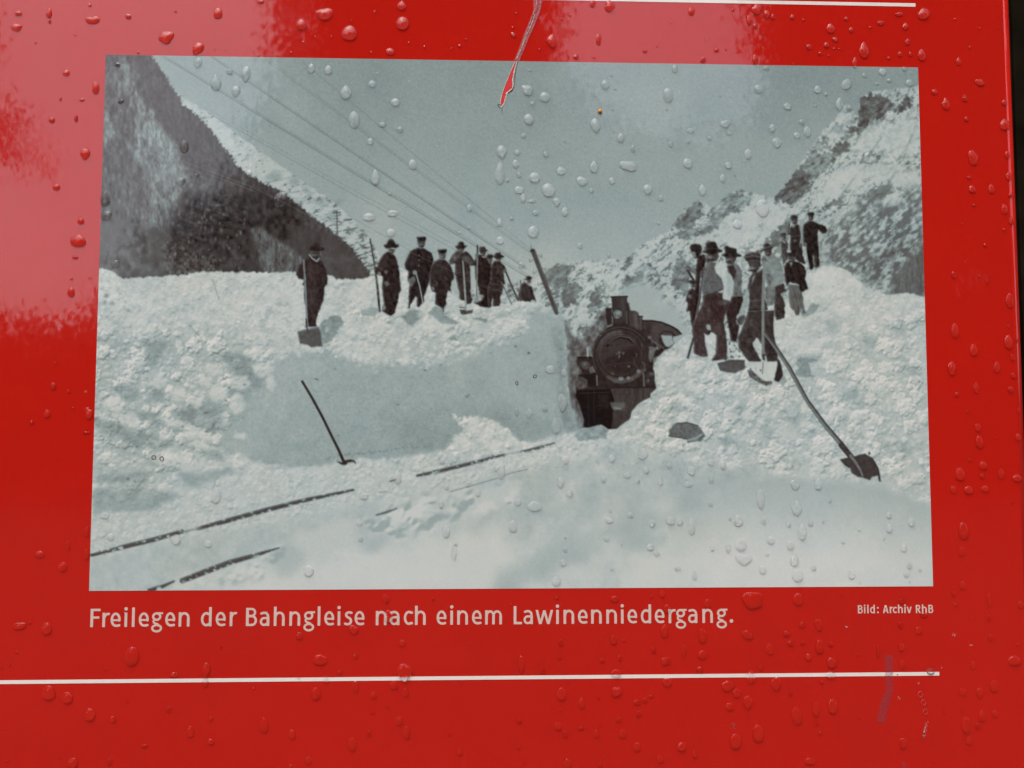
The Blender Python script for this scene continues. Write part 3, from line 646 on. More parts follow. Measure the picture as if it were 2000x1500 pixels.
line(LOC([(548, 630), (545, 700)]), 1.4, 105); line(LOC([(530, 645), (600, 640)]), 1.2, 90)
line(LOC([(765, 560), (770, 740)]), 2, 78); line(LOC([(690, 700), (700, 770), (730, 800)]), 3, 62, soft=1)
# chimney, lamp, dome, pipes
fill(LOC([(475, 110), (620, 105), (612, 200), (620, 350), (490, 360), (482, 300)]), 52, 5, field=vst)
fill(LOC([(560, 120), (600, 118), (600, 330), (585, 330)]), 66, 4, soft=2); line(LOC([(470, 102), (545, 98), (626, 97)]), 3, 34)
line(LOC([(485, 112), (540, 106), (615, 108)]), 1.4, 78, a=.7)
fill(LOC([(415, 212), (468, 208), (470, 370), (432, 378)]), 44, 4); line(LOC([(478, 225), (480, 355)]), 2, 130, a=.8)
blob(1206, 613.5, 11, 36, soft=0); blob(1206, 613.5, 9.6, 92, soft=0, jag=1); blob(1207, 611, 4, 135, jag=2); blob(1205, 619, 2.4, 120, jag=2); blob(1201, 611, 2, 118, jag=1)
fill(LOC([(640, 245), (700, 238), (725, 258), (738, 420), (650, 385)]), 62, 5); fill(LOC([(690, 250), (720, 262), (730, 410), (700, 400)]), 82, 4, soft=2); line(LOC([(618, 240), (622, 360)]), 1.6, 96)
fill(LOC([(740, 300), (772, 300), (768, 420), (745, 425)]), 70, 8, field=vst); line(LOC([(738, 290), (775, 292)]), 2.4, 36)
fill(LOC([(780, 342), (870, 342), (960, 356), (1055, 395), (1110, 430), (1140, 460), (1068, 478), (960, 462), (938, 500), (930, 560), (860, 520), (820, 480), (790, 430)]), 66, 6, warm=.3)
line(LOC([(775, 332), (870, 332), (960, 347), (1060, 388), (1120, 424), (1152, 462)]), 2.6, 34)
fill(LOC([(800, 350), (860, 345), (850, 480), (800, 470)]), 50, 5, soft=2, warm=.5)
fill(LOC([(955, 472), (1065, 478), (1065, 515), (1085, 555), (1030, 590), (1000, 582), (970, 530)]), 152, 4)
line(LOC([(940, 505), (985, 590), (1020, 598)]), 2, 40); line(LOC([(940, 470), (985, 435), (1060, 445), (1090, 480)]), 2.4, 38)
fill(LOC([(838, 590), (880, 585), (915, 605), (890, 640), (880, 690), (850, 740), (832, 700)]), 96, 18, soft=1, field=M6, jag=1)
fill(LOC([(880, 700), (920, 680), (905, 720), (870, 745)]), 105, 8, soft=1)
for a, b, t in (((830, 490), (950, 600), 95), ((850, 480), (870, 560), 80), ((915, 590), (925, 610), 150), ((900, 540), (980, 600), 85), ((830, 500), (850, 490), 110)): line(LOC([a, b]), 2.2, t, soft=0)
# lantern, beam, steps on the left
fill(LOC([(150, 700), (275, 690), (272, 800), (200, 815), (160, 800)]), 46, 10); blob(1143, 713, 8.6, 72, soft=1, jag=1.4); blob(1142, 711, 3, 100, soft=1)
line(LOC([(140, 690), (272, 688)]), 2.4, 26); line(LOC([(236, 600), (240, 680)]), 3, 168, soft=1, own=False)
fill(LOC([(150, 862), (320, 850), (330, 960), (240, 980), (235, 905)]), 32, 4); fill(LOC([(110, 905), (150, 880), (235, 900), (235, 975), (140, 985)]), 74, 24, soft=1, field=M6, jag=2)
fill(LOC([(250, 790), (290, 770), (320, 830), (260, 850)]), 88, 18, soft=1, field=M6)
line(LOC([(328, 870), (330, 962)]), 2, 118); line(LOC([(784, 845), (788, 972)]), 2.2, 112); line(LOC([(775, 740), (800, 760), (790, 800)]), 3, 74, soft=1)
fill(LOC([(800, 830), (885, 830), (890, 890), (880, 960), (800, 960)]), 50, 8); fill(LOC([(840, 838), (888, 838), (885, 868), (842, 868)]), 80, 6, soft=1); blob(1266, 743, 2, 110)
line(LOC([(460, 988), (700, 985), (900, 985)]), 2, 34)

# ---- people on the left
def person(o, label): region('printed_person', label)
A = lambda p: cr(480, 350, 5, p); B = lambda p: cr(700, 420, 5, p)
person(0, 'bearded man in a hat standing alone with a shovel on the left bank')
fill(A([(620, 745), (700, 800), (740, 800), (765, 850), (795, 910), (800, 960), (795, 1020), (775, 1045), (765, 1060), (765, 1130), (755, 1200), (720, 1280), (700, 1330), (685, 1400), (690, 1440), (585, 1445), (590, 1380), (600, 1330), (590, 1250), (570, 1150), (575, 1045), (555, 1035), (570, 980), (520, 975), (490, 930), (500, 880), (530, 820), (570, 800)]), 45, 6, jag=.7, warm=1.1)
fill(A([(600, 830), (700, 840), (690, 1000), (600, 1000)]), 56, 5, soft=4, warm=1.1); fill(A([(600, 1060), (680, 1060), (690, 1200), (640, 1300), (600, 1200)]), 54, 5, soft=4, warm=.6)
line(A([(735, 815), (750, 1030)]), 1.2, 72, a=.6); line(A([(575, 1046), (770, 1046)]), 1.2, 30, a=.7)
fill(A([(630, 700), (725, 695), (722, 750), (705, 790), (680, 795), (640, 750)]), 74, 10); fill(A([(650, 745), (712, 740), (700, 785), (675, 785)]), 46, 6)
line(A([(622, 738), (650, 775), (695, 805), (716, 775)]), 2.2, 158); line(A([(732, 700), (736, 745)]), 1.6, 120, a=.8)
fill(A([(600, 690), (608, 662), (648, 652), (655, 630), (685, 618), (715, 630), (725, 660), (765, 672), (770, 692), (720, 702), (640, 703)]), 40, 6, warm=.8)
fill(A([(520, 745), (548, 745), (545, 830), (525, 830)]), 98, 14, soft=1); line(A([(522, 700), (525, 745)]), 2, 52)
line(A([(566, 790), (580, 1000), (590, 1200), (602, 1440)]), 3.6, 118, tex=12)
region('printed_shovel', 'square bladed shovel in front of the man on the left bank')
fill(cr(540, 600, 4.285, [(178, 205), (270, 180), (355, 165), (372, 215), (385, 332), (340, 328), (290, 338), (265, 315), (195, 302)]), 82, 8); line(cr(540, 600, 4.285, [(180, 208), (270, 190), (352, 172)]), 1.6, 110); line(cr(540, 600, 4.285, [(248, 100), (258, 190), (264, 214)]), 3, 70)

person(1, 'man in a wide brimmed hat holding a long pole')
fill(B([(285, 355), (250, 380), (215, 430), (185, 500), (155, 540), (165, 575), (215, 590), (240, 600), (232, 700), (240, 800), (250, 870), (228, 935), (300, 980), (320, 980), (355, 960), (385, 850), (395, 770), (420, 740), (410, 690), (405, 600), (385, 480), (370, 420), (345, 385)]), 40, 8, jag=.8, warm=.6)
fill(B([(240, 410), (290, 400), (270, 520), (210, 560), (200, 520)]), 58, 14, soft=3); fill(B([(250, 660), (290, 640), (310, 680), (270, 695)]), 88, 10, soft=1, jag=1)
fill(B([(290, 325), (360, 330), (350, 365), (325, 382), (300, 360)]), 74, 8); line(B([(296, 330), (320, 322), (352, 330)]), 2.4, 160); blob(741, 535, 4, 112, soft=1, jag=1); blob(754, 531, 4, 98, soft=1, jag=1)
fill(B([(245, 295), (275, 285), (290, 250), (315, 230), (345, 245), (365, 285), (397, 290), (396, 310), (365, 325), (330, 318), (300, 330), (265, 325)]), 36, 6)
fill(B([(228, 900), (262, 890), (270, 925), (240, 930)]), 120, 30, soft=1, jag=2); line(B([(392, 600), (405, 690)]), 1.2, 60)
line(B([(115, 235), (160, 500)]), 3, 58); line(B([(160, 500), (185, 690), (208, 940)]), [3.5, 4.5, 4.5], 72, tex=30)

person(2, 'tall uniformed man in a peaked cap leaning on a stick')
fill(B([(580, 320), (510, 350), (485, 400), (450, 485), (460, 530), (490, 550), (480, 635), (510, 640), (495, 740), (490, 880), (485, 910), (500, 915), (505, 880), (560, 790), (572, 800), (570, 890), (590, 900), (640, 850), (635, 800), (660, 750), (690, 660), (700, 560), (720, 500), (735, 440), (720, 375), (650, 330)]), 37, 5, jag=.7, warm=.7)
fill(B([(575, 268), (655, 265), (650, 295), (630, 325), (595, 320), (580, 290)]), 82, 10); line(B([(600, 302), (640, 302)]), 2, 60, a=.7)
fill(B([(568, 215), (660, 212), (662, 235), (652, 262), (580, 268), (576, 240)]), 33, 4); line(B([(576, 250), (655, 246)]), 1.2, 62); line(B([(590, 328), (640, 328)]), 2, 70)
fill(B([(480, 635), (545, 590), (560, 640), (520, 700), (505, 690)]), 96, 12, soft=1); blob(810, 532, 4.6, 132, soft=1, jag=1); line(B([(565, 575), (600, 700), (630, 860)]), 2.4, 150)
for x, y in ((594, 395), (592, 440), (590, 495), (518, 470)): blob(700+x/5, 420+y/5, 1.6, 95, soft=0)
line(B([(514, 460), (518, 495)]), 1.4, 140); fill(B([(500, 380), (560, 370), (550, 500), (480, 500)]), 46, 5, soft=4)

person(3, 'short uniformed man in a peaked cap between the taller men')
fill(B([(790, 430), (740, 460), (700, 530), (695, 620), (700, 690), (720, 745), (755, 755), (750, 870), (790, 890), (820, 910), (830, 960), (840, 900), (855, 880), (860, 800), (875, 740), (900, 750), (905, 660), (935, 620), (930, 560), (890, 480), (850, 440)]), 42, 8, jag=.8, warm=.6)
fill(B([(785, 385), (860, 380), (850, 425), (830, 445), (795, 430)]), 88, 10); line(B([(800, 412), (845, 410)]), 2, 62, a=.7)
fill(B([(772, 340), (862, 332), (864, 355), (850, 378), (787, 385)]), 36, 4); fill(B([(715, 705), (735, 700), (745, 730), (725, 745)]), 108, 20, soft=1, jag=1); line(B([(740, 640), (770, 660), (765, 690), (735, 680)]), 1.6, 78)
fill(B([(760, 480), (840, 480), (830, 620), (770, 620)]), 50, 6, soft=4)

person(4, 'man in a hat resting both arms on a shovel handle')
fill(B([(965, 350), (920, 390), (885, 450), (895, 485), (945, 470), (945, 550), (940, 570), (960, 640), (985, 760), (990, 820), (1040, 840), (1060, 870), (1100, 860), (1110, 830), (1095, 740), (1095, 560), (1085, 500), (1135, 490), (1130, 450), (1090, 380), (1050, 355), (1000, 370)]), 46, 9, jag=.8, warm=.4)
fill(B([(890, 470), (920, 400), (965, 365), (1000, 380), (985, 420), (940, 455), (900, 480)]), 76, 16, soft=1); fill(B([(1010, 415), (1055, 395), (1095, 410), (1125, 480), (1090, 490), (1050, 460), (1015, 450)]), 74, 16, soft=1)
fill(B([(970, 325), (1040, 320), (1030, 350), (1000, 362), (965, 350)]), 74, 9); fill(B([(945, 305), (970, 295), (980, 265), (1005, 258), (1030, 270), (1035, 300), (1062, 295), (1055, 312), (1020, 330), (960, 330)]), 36, 5)
line(B([(955, 560), (1090, 570)]), 1.6, 62); line(B([(1020, 450), (1035, 640), (1050, 920)]), [2.5, 3.4, 4], 142, tex=10)
region('printed_shovel', 'shovel standing in the snow below the man with folded arms')
fill(B([(990, 925), (1045, 922), (1055, 940), (1120, 925), (1115, 965), (1050, 970), (1000, 968)]), 66, 20, jag=1.2); line(B([(990, 900), (1040, 905)]), 2, 90)

person(5, 'dark clothed man in a hat gripping an upright pole')
fill(B([(1190, 385), (1160, 390), (1140, 440), (1110, 480), (1140, 500), (1140, 600), (1165, 680), (1185, 770), (1210, 830), (1150, 850), (1120, 855), (1200, 895), (1290, 905), (1300, 560), (1290, 480), (1250, 420)]), 36, 5, jag=.8, warm=.8)
fill(B([(1190, 365), (1245, 360), (1240, 395), (1210, 408)]), 66, 9); line(B([(1205, 400), (1222, 415), (1240, 400)]), 2, 140)
fill(B([(1178, 350), (1188, 312), (1235, 308), (1245, 335), (1268, 345), (1240, 362), (1190, 370)]), 40, 5); line(B([(1188, 335), (1240, 330)]), 1.4, 62)
line(B([(1163, 300), (1163, 400)]), 3, 40); line(B([(1162, 400), (1158, 600), (1153, 810)]), 3, 112, tex=12); blob(932, 499, 4, 84, soft=1)
fill(B([(1120, 790), (1215, 775), (1205, 830), (1130, 850)]), 150, 34, soft=1, jag=3, own=False)

person(6, 'face of a man in a dark hat half hidden between two others')
fill(B([(1262, 422), (1312, 418), (1305, 462), (1280, 475), (1268, 460)]), 78, 10); fill(B([(1243, 408), (1262, 385), (1308, 386), (1325, 405), (1300, 422), (1255, 428)]), 42, 5); fill(B([(1275, 470), (1300, 470), (1296, 500), (1280, 500)]), 42)

person(7, 'man in a hat at the end of the left row leaning on a pole')
fill(B([(1330, 445), (1300, 480), (1290, 540), (1285, 640), (1260, 690), (1255, 800), (1270, 905), (1300, 890), (1300, 820), (1315, 810), (1312, 895), (1375, 890), (1390, 850), (1385, 800), (1415, 740), (1410, 680), (1435, 680), (1425, 640), (1420, 560), (1440, 540), (1425, 490), (1395, 470), (1380, 450)]), 47, 10, jag=.8, warm=.4)
fill(B([(1340, 425), (1395, 415), (1390, 445), (1362, 462)]), 78, 9); fill(B([(1320, 412), (1340, 370), (1385, 363), (1397, 390), (1427, 400), (1415, 417), (1350, 432)]), 42, 6)
line(B([(1290, 670), (1400, 685)]), 1.8, 70); line(B([(1402, 560), (1435, 560)]), 2, 90); line(B([(1430, 530), (1500, 700), (1560, 832)]), 3.2, 52, tex=6); line(B([(1400, 660), (1495, 870)]), 2.4, 96)
blob(986, 529, 3.4, 88, soft=1)

person(8, 'distant man in a hat standing waist deep beside the pole')
fill(B([(1620, 650), (1580, 690), (1570, 740), (1558, 800), (1570, 835), (1600, 840), (1680, 845), (1700, 820), (1740, 850), (1710, 770), (1695, 700), (1665, 675)]), 52, 9, jag=.9)
fill(B([(1645, 628), (1688, 620), (1680, 665), (1655, 672)]), 84, 9); fill(B([(1608, 637), (1635, 620), (1640, 597), (1670, 593), (1685, 605), (1702, 612), (1680, 632)]), 44, 6); line(B([(1650, 675), (1672, 690)]), 2, 140); line(B([(1585, 640), (1588, 740), (1592, 830)]), 2, 74)

# ---- people on the right
C = lambda p: cr(1300, 380, 5, p); D = lambda p: cr(1320, 450, 5.556, p); E_ = lambda p: cr(1420, 600, 9.09, p); F = lambda p: cr(1300, 550, 3.571, p)
person(9, 'man in a cap on top of the right bank with one arm bent')
fill(C([(1400, 260), (1350, 290), (1335, 340), (1345, 470), (1350, 510), (1375, 500), (1370, 560), (1400, 690), (1410, 740), (1445, 710), (1440, 600), (1450, 590), (1460, 720), (1502, 705), (1495, 560), (1490, 430), (1480, 380), (1490, 340), (1530, 385), (1560, 380), (1582, 345), (1560, 310), (1480, 280), (1445, 260)]), 37, 6, jag=.8)
fill(C([(1393, 205), (1448, 200), (1440, 245), (1415, 262), (1400, 250)]), 58, 8); fill(C([(1380, 188), (1395, 172), (1445, 173), (1456, 200), (1440, 207), (1390, 207)]), 36, 5)
line(C([(1490, 390), (1500, 500), (1510, 640)]), 1.8, 150); line(C([(1365, 520), (1380, 620), (1397, 720)]), 2.4, 150); blob(1573, 477, 3, 96, soft=1)
person(10, 'bearded man in a dark waistcoat with white sleeves on the right bank')
fill(C([(1230, 310), (1290, 290), (1320, 310), (1335, 500), (1340, 600), (1370, 680), (1300, 660), (1240, 600), (1210, 540), (1220, 400), (1190, 380), (1200, 350)]), 40, 8, jag=.8)
fill(C([(1300, 300), (1340, 308), (1338, 420), (1330, 500), (1305, 500), (1322, 400), (1310, 340)]), 138, 12, soft=1); fill(C([(1230, 240), (1285, 238), (1280, 282), (1260, 300), (1235, 272)]), 62, 8); fill(C([(1215, 232), (1230, 200), (1265, 197), (1290, 220), (1286, 240), (1225, 247)]), 46, 6)
fill(C([(1238, 300), (1270, 292), (1255, 318), (1240, 325)]), 140, 8); fill(C([(1305, 480), (1335, 480), (1330, 515), (1305, 515)]), 84, 8, soft=1)
line(C([(1225, 410), (1310, 405)]), 1.4, 72); blob(1540, 452, 4, 80, soft=1, jag=1)
line(C([(1210, 288), (1192, 400)]), 3, 60); line(C([(1192, 400), (1175, 560), (1148, 680)]), 2.8, 128, tex=14)
person(11, 'small man in a hat behind the right hand group')
fill(C([(1120, 470), (1170, 450), (1200, 480), (1190, 640), (1150, 680), (1130, 600)]), 64, 12, jag=1); fill(C([(1085, 560), (1095, 510), (1125, 470), (1132, 560), (1110, 580)]), 134, 12, soft=1); fill(C([(1132, 410), (1177, 400), (1170, 440), (1147, 447)]), 70, 8); fill(C([(1108, 402), (1125, 375), (1170, 373), (1183, 395), (1150, 412)]), 60, 8); line(C([(1150, 458), (1165, 470)]), 2.4, 140)
person(12, 'dark coated man with pale trousers turning away on the right bank')
fill(C([(1190, 545), (1235, 535), (1262, 560), (1262, 615), (1200, 620), (1180, 590)]), 42, 14, jag=1); blob(1540, 490.5, 4.4, 165, ry=3, soft=1, jag=1.5); blob(1541, 486, 1.6, 150); blob(1552, 470, 3, 90, jag=2)
fill(C([(1195, 608), (1250, 600), (1266, 640), (1240, 672), (1200, 660)]), 72, 9)
fill(C([(1195, 880), (1300, 890), (1330, 950), (1350, 1080), (1362, 1160), (1330, 1167), (1312, 1130), (1302, 1172), (1270, 1177), (1260, 1140), (1220, 1110), (1205, 1030)]), 92, 8, jag=.8)
line(C([(1258, 950), (1290, 1080), (1305, 1150)]), 1.6, 60); fill(C([(1312, 1110), (1335, 1110), (1340, 1150), (1320, 1160)]), 140, 16, soft=1); fill(C([(1262, 1130), (1300, 1140), (1300, 1174), (1270, 1177)]), 66, 6)
fill(C([(1180, 660), (1240, 650), (1300, 660), (1355, 700), (1370, 760), (1360, 820), (1392, 920), (1330, 952), (1310, 940), (1300, 880), (1210, 860), (1180, 900), (1160, 800), (1155, 720)]), 36, 4, jag=.7, warm=.4)
fill(C([(1210, 665), (1245, 650), (1225, 712)]), 128, 8); line(C([(1215, 862), (1245, 875), (1270, 872)]), 2.6, 165)
person(13, 'man in a pale jacket and felt hat behind the front man')
fill(C([(1060, 900), (1150, 860), (1175, 950), (1130, 980), (1165, 1060), (1160, 1210), (1080, 1225), (1060, 1150)]), 52, 12, jag=1); fill(C([(1120, 965), (1170, 950), (1190, 1000), (1150, 1000)]), 130, 36, soft=1, jag=2)
fill(C([(950, 600), (1040, 575), (1110, 620), (1140, 700), (1162, 840), (1110, 870), (1060, 910), (1000, 900), (975, 820), (960, 700), (935, 660)]), 126, 16, jag=1, field=M6); fill(C([(1000, 770), (1040, 800), (1020, 880), (990, 880)]), 96, 24, soft=2, field=M6); fill(C([(1060, 760), (1110, 770), (1128, 850), (1080, 890)]), 140, 10, soft=3)
fill(C([(965, 550), (1035, 535), (1036, 580), (1005, 607), (975, 590)]), 60, 8); fill(C([(925, 547), (958, 530), (955, 490), (988, 470), (1020, 488), (1030, 510), (1057, 511), (1040, 532), (985, 550), (930, 556)]), 46, 6); line(C([(955, 525), (1025, 508)]), 2, 84)
blob(1492, 507, 5, 86, soft=1)
person(14, 'man seen from behind looking to the left with a tool')
fill(C([(310, 600), (370, 580), (395, 620), (380, 700), (345, 760), (330, 900), (345, 1000), (300, 1150), (262, 1300), (245, 1240), (240, 1130), (205, 1150), (215, 1060), (195, 1040), (220, 940), (270, 910), (290, 870), (295, 720)]), 42, 7, jag=.8, warm=1.2)
fill(C([(180, 712), (210, 685), (250, 710), (300, 722), (300, 782), (260, 762), (215, 742)]), 92, 14, soft=1); line(C([(215, 742), (250, 800), (292, 862)]), 4.4, 48)
fill(C([(235, 520), (245, 490), (290, 479), (340, 490), (357, 530), (345, 575), (310, 617), (285, 627), (265, 590), (250, 560)]), 40, 6); fill(C([(250, 562), (288, 558), (300, 600), (285, 625), (265, 592)]), 118, 10, soft=1)
fill(C([(330, 640), (350, 640), (350, 665), (335, 668)]), 66, 4, soft=2)
person(15, 'face of a small figure low behind the man looking left')
fill(C([(240, 868), (287, 880), (275, 917), (250, 907)]), 76, 10); fill(C([(210, 852), (250, 830), (292, 860), (280, 882), (235, 866)]), 40, 5); fill(C([(268, 912), (290, 905), (280, 940)]), 150, 6); fill(C([(215, 990), (240, 970), (252, 990), (240, 1020)]), 96, 12, soft=1)
person(16, 'man in a tall hat behind the man with the white sleeve')
fill(C([(640, 1000), (755, 985), (755, 1040), (740, 1110), (690, 1200), (720, 1300), (690, 1440), (640, 1430), (610, 1290), (585, 1150), (590, 1060)]), 41, 7, jag=1, warm=1)
fill(C([(600, 690), (650, 668), (710, 688), (747, 750), (742, 900), (750, 985), (650, 1000), (660, 880), (640, 790), (600, 740)]), 100, 18, jag=.8, field=M6); fill(C([(600, 700), (660, 690), (692, 760), (660, 850), (640, 790)]), 46, 7, soft=1)
fill(C([(580, 610), (692, 603), (690, 642), (650, 682), (600, 680)]), 66, 10); fill(C([(538, 592), (580, 570), (573, 510), (600, 497), (618, 512), (692, 530), (697, 575), (742, 590), (736, 607), (650, 617), (590, 612)]), 40, 5); line(C([(585, 625), (640, 628)]), 2, 100, a=.8)
person(17, 'bearded man in a hat and waistcoat with one white shirt sleeve')
fill(D([(290, 725), (440, 670), (510, 680), (500, 760), (560, 800), (545, 880), (525, 940), (520, 1020), (535, 1080), (550, 1200), (555, 1400), (480, 1415), (385, 1410), (430, 1340), (440, 1140), (390, 1100), (345, 1140), (305, 1115), (325, 1250), (350, 1370), (285, 1375), (195, 1335), (190, 1200), (175, 1090), (180, 1010), (240, 890), (290, 800)]), 58, 8, jag=.8, warm=1.5)
fill(D([(400, 700), (500, 700), (520, 860), (500, 1000), (400, 1000), (380, 860)]), 48, 6, soft=4, warm=1.8); fill(D([(325, 1025), (370, 1020), (382, 1082), (345, 1105)]), 148, 10, soft=1); fill(D([(340, 1080), (385, 1090), (350, 1140)]), 44)
for p in ([(210, 1040), (300, 1040)], [(230, 1000), (320, 990)], [(290, 880), (390, 900)], [(300, 850), (400, 840)]): line(D(p), 1.4, 42, a=.7)
fill(C([(440, 650), (480, 670), (485, 740), (540, 800), (562, 860), (556, 920), (470, 962), (365, 1002), (355, 930), (375, 800), (380, 720), (400, 690)]), 90, 10, jag=.6); line(C([(365, 1000), (470, 962), (555, 922)]), 2.4, 50); line(C([(440, 850), (550, 870)]), 1.4, 70)
fill(C([(405, 620), (390, 660), (380, 740), (345, 770), (350, 740), (385, 690)]), 60, 10, soft=1)
fill(C([(500, 670), (545, 660), (590, 690), (600, 750), (650, 810), (666, 880), (650, 960), (630, 1045), (560, 1022), (570, 900), (545, 820), (490, 760), (485, 710)]), 180, 7, jag=.6, field=M6); fill(C([(600, 760), (640, 810), (655, 880), (640, 980), (610, 1020), (600, 900)]), 158, 8, soft=3)
fill(C([(410, 575), (505, 558), (522, 600), (500, 650), (450, 657), (405, 662), (392, 640)]), 62, 14, field=M6); fill(C([(415, 600), (450, 590), (460, 640), (430, 655)]), 108, 14, soft=1, field=M6)
fill(C([(352, 562), (390, 542), (395, 475), (430, 459), (480, 461), (497, 480), (512, 530), (557, 545), (550, 562), (510, 572), (460, 585), (400, 577)]), 37, 5); line(C([(395, 530), (505, 528)]), 1.6, 52)
fill(D([(450, 782), (500, 745), (560, 757), (590, 772), (540, 812), (470, 812)]), 74, 12, soft=1); fill(D([(265, 440), (305, 430), (300, 500), (265, 520)]), 74, 10, soft=1)
line(D([(292, 500), (262, 700), (228, 910)]), 4, 76, tex=10); line(D([(190, 1170), (130, 1380)]), 4.6, 58, tex=8)
region('printed_shovel', 'dark shovel blade at the feet of the man with the white sleeve')
fill(F([(360, 572), (400, 552), (450, 545), (550, 547), (556, 606), (520, 622), (480, 641), (420, 630), (380, 622)]), 80, 9, jag=.8); line(F([(365, 575), (450, 552), (545, 553)]), 1.6, 60); fill(F([(355, 550), (410, 543), (412, 558), (360, 565)]), 184, 4)
for k in range(26): blob(1300+rng.uniform(430, 520)/3.571, 550+rng.uniform(400, 540)/3.571, rng.uniform(1, 2.6), 76, ry=1.4, own=False, a=.8, jag=2)

person(18, 'man in a flat cap and waistcoat in front holding a shovel')
fill(C([(975, 900), (1060, 900), (1072, 1000), (1045, 1075), (990, 1092), (970, 1000)]), 108, 18, jag=.8, field=M6)
fill(E_([(370, 70), (620, 60), (830, 60), (830, 210), (815, 330), (845, 600), (880, 700), (900, 900), (940, 960), (980, 1130), (992, 1200), (920, 1325), (840, 1300), (850, 1180), (890, 1060), (890, 970), (700, 970), (680, 800), (620, 660), (530, 530), (450, 640), (460, 690), (600, 940), (590, 970), (380, 960), (280, 830), (210, 720), (190, 530), (240, 440), (340, 190)]), 54, 8, jag=.7)
fill(E_([(360, 200), (480, 180), (500, 300), (400, 420), (300, 480), (320, 300)]), 64, 7, soft=4); fill(E_([(690, 540), (800, 700), (870, 900), (700, 900)]), 46, 6, soft=3)
for p in ([(240, 560), (420, 520)], [(250, 650), (440, 640)], [(400, 170), (520, 210)], [(350, 400), (440, 410)]): line(E_(p), 1.5, 40, a=.8)
fill(C([(850, 770), (900, 760), (950, 720), (965, 800), (958, 1000), (990, 1080), (990, 1120), (900, 1135), (808, 1132), (815, 1040), (803, 900), (820, 810)]), 56, 6, jag=.6); line(C([(815, 1038), (860, 1040), (940, 1030)]), 1.8, 84); line(C([(808, 1085), (950, 1085)]), 1.2, 72); line(C([(812, 1128), (990, 1118)]), 3, 36)
fill(C([(850, 800), (882, 783), (862, 832), (835, 885)]), 142, 8); fill(C([(880, 790), (940, 740), (920, 900), (870, 900)]), 48, 5, soft=3)
fill(C([(788, 940), (815, 930), (817, 1060), (790, 1112), (770, 1162), (713, 1192), (720, 1140), (750, 1060), (770, 1000)]), 152, 12, jag=.6, field=M6)
fill(C([(720, 1188), (770, 1170), (782, 1210), (745, 1272), (700, 1272), (678, 1232)]), 78, 16, jag=.6, field=M6); line(C([(690, 1225), (700, 1262)]), 2, 118)
fill(C([(795, 645), (925, 640), (932, 690), (900, 740), (880, 777), (855, 767), (830, 720), (810, 680)]), 58, 8); fill(C([(815, 690), (860, 685), (872, 735), (852, 752), (835, 730)]), 92, 12, soft=1); line(C([(845, 745), (875, 735)]), 2, 46)
fill(C([(763, 612), (780, 582), (840, 560), (900, 568), (930, 590), (926, 640), (860, 642), (785, 648)]), 52, 5); line(C([(782, 612), (850, 598), (922, 608)]), 3, 86); line(C([(785, 645), (850, 632), (925, 638)]), 2, 36); line(C([(800, 585), (850, 574), (905, 582)]), 2, 72)
line(C([(962, 655), (955, 900), (948, 1120)]), [5, 5.4, 5.8], 124, tex=9, soft=0); line(E_([(645, 0), (640, 420), (640, 840)]), [5.8, 6, 6.4], 122, tex=9); line(E_([(662, 0), (660, 840)]), 1.4, 80)
region('printed_shovel', 'snow covered shovel held by the man in the flat cap')
fill(E_([(612, 830), (685, 830), (670, 950), (630, 930)]), 56, 6); line(E_([(680, 880), (700, 960)]), 3, 165)
fill(E_([(380, 965), (600, 975), (890, 970), (892, 1060), (845, 1200), (800, 1340), (700, 1392), (640, 1372), (380, 1240), (360, 1150), (400, 1100)]), 182, 7, jag=.8, field=M14)
fill(E_([(365, 1130), (430, 1120), (520, 1190), (640, 1300), (800, 1330), (780, 1372), (700, 1402), (640, 1376), (400, 1245)]), 84, 34, jag=1.2, field=M3, soft=1); line(E_([(640, 980), (625, 1180)]), 2, 110)
for k in range(12): blob(1420+rng.uniform(370, 600)/9.09, 600+rng.uniform(1000, 1200)/9.09, rng.uniform(.8, 2), 88, soft=0, jag=1)
fill(E_([(900, 960), (938, 970), (985, 1140), (985, 1220), (920, 1325), (842, 1300), (855, 1180), (892, 1060)]), 44, 8, jag=.8)
region('printed_shovel', 'large shovel lying diagonally with its blade at lower right')
pts = F([(690, 360), (770, 465), (860, 600), (985, 830), (1110, 1000), (1230, 1140), (1300, 1225)])
line(pts, [4, 7, 8, 8, 9, 10, 9], 84, tex=12, soft=0); line([(x-1.5, y+.8) for x, y in pts], [2, 3, 3, 3, 4, 4, 3], 124, own=False, a=.8); line([(x+3, y-1.6) for x, y in pts], 1.6, 50, own=False, a=.8)
line(F([(1225, 1140), (1300, 1235)]), [11, 10], 60, tex=12)
fill(F([(1215, 1240), (1300, 1222), (1330, 1212), (1390, 1200), (1440, 1230), (1478, 1290), (1492, 1340), (1503, 1395), (1488, 1392), (1480, 1355), (1440, 1362), (1420, 1382), (1370, 1366), (1340, 1360), (1300, 1336), (1278, 1300), (1245, 1282)]), 60, 7, jag=.8)
line(F([(1290, 1215), (1330, 1270), (1360, 1320), (1372, 1352)]), [6, 5, 4, 3], 112, tex=12); line(F([(1440, 1235), (1478, 1300), (1495, 1380)]), 2, 44); blob(1300+1420/3.571, 550+1198/3.571, 2.4, 70, soft=0)
fill(F([(1245, 1290), (1290, 1295), (1300, 1330), (1260, 1320)]), 160, 10, soft=1, jag=2)

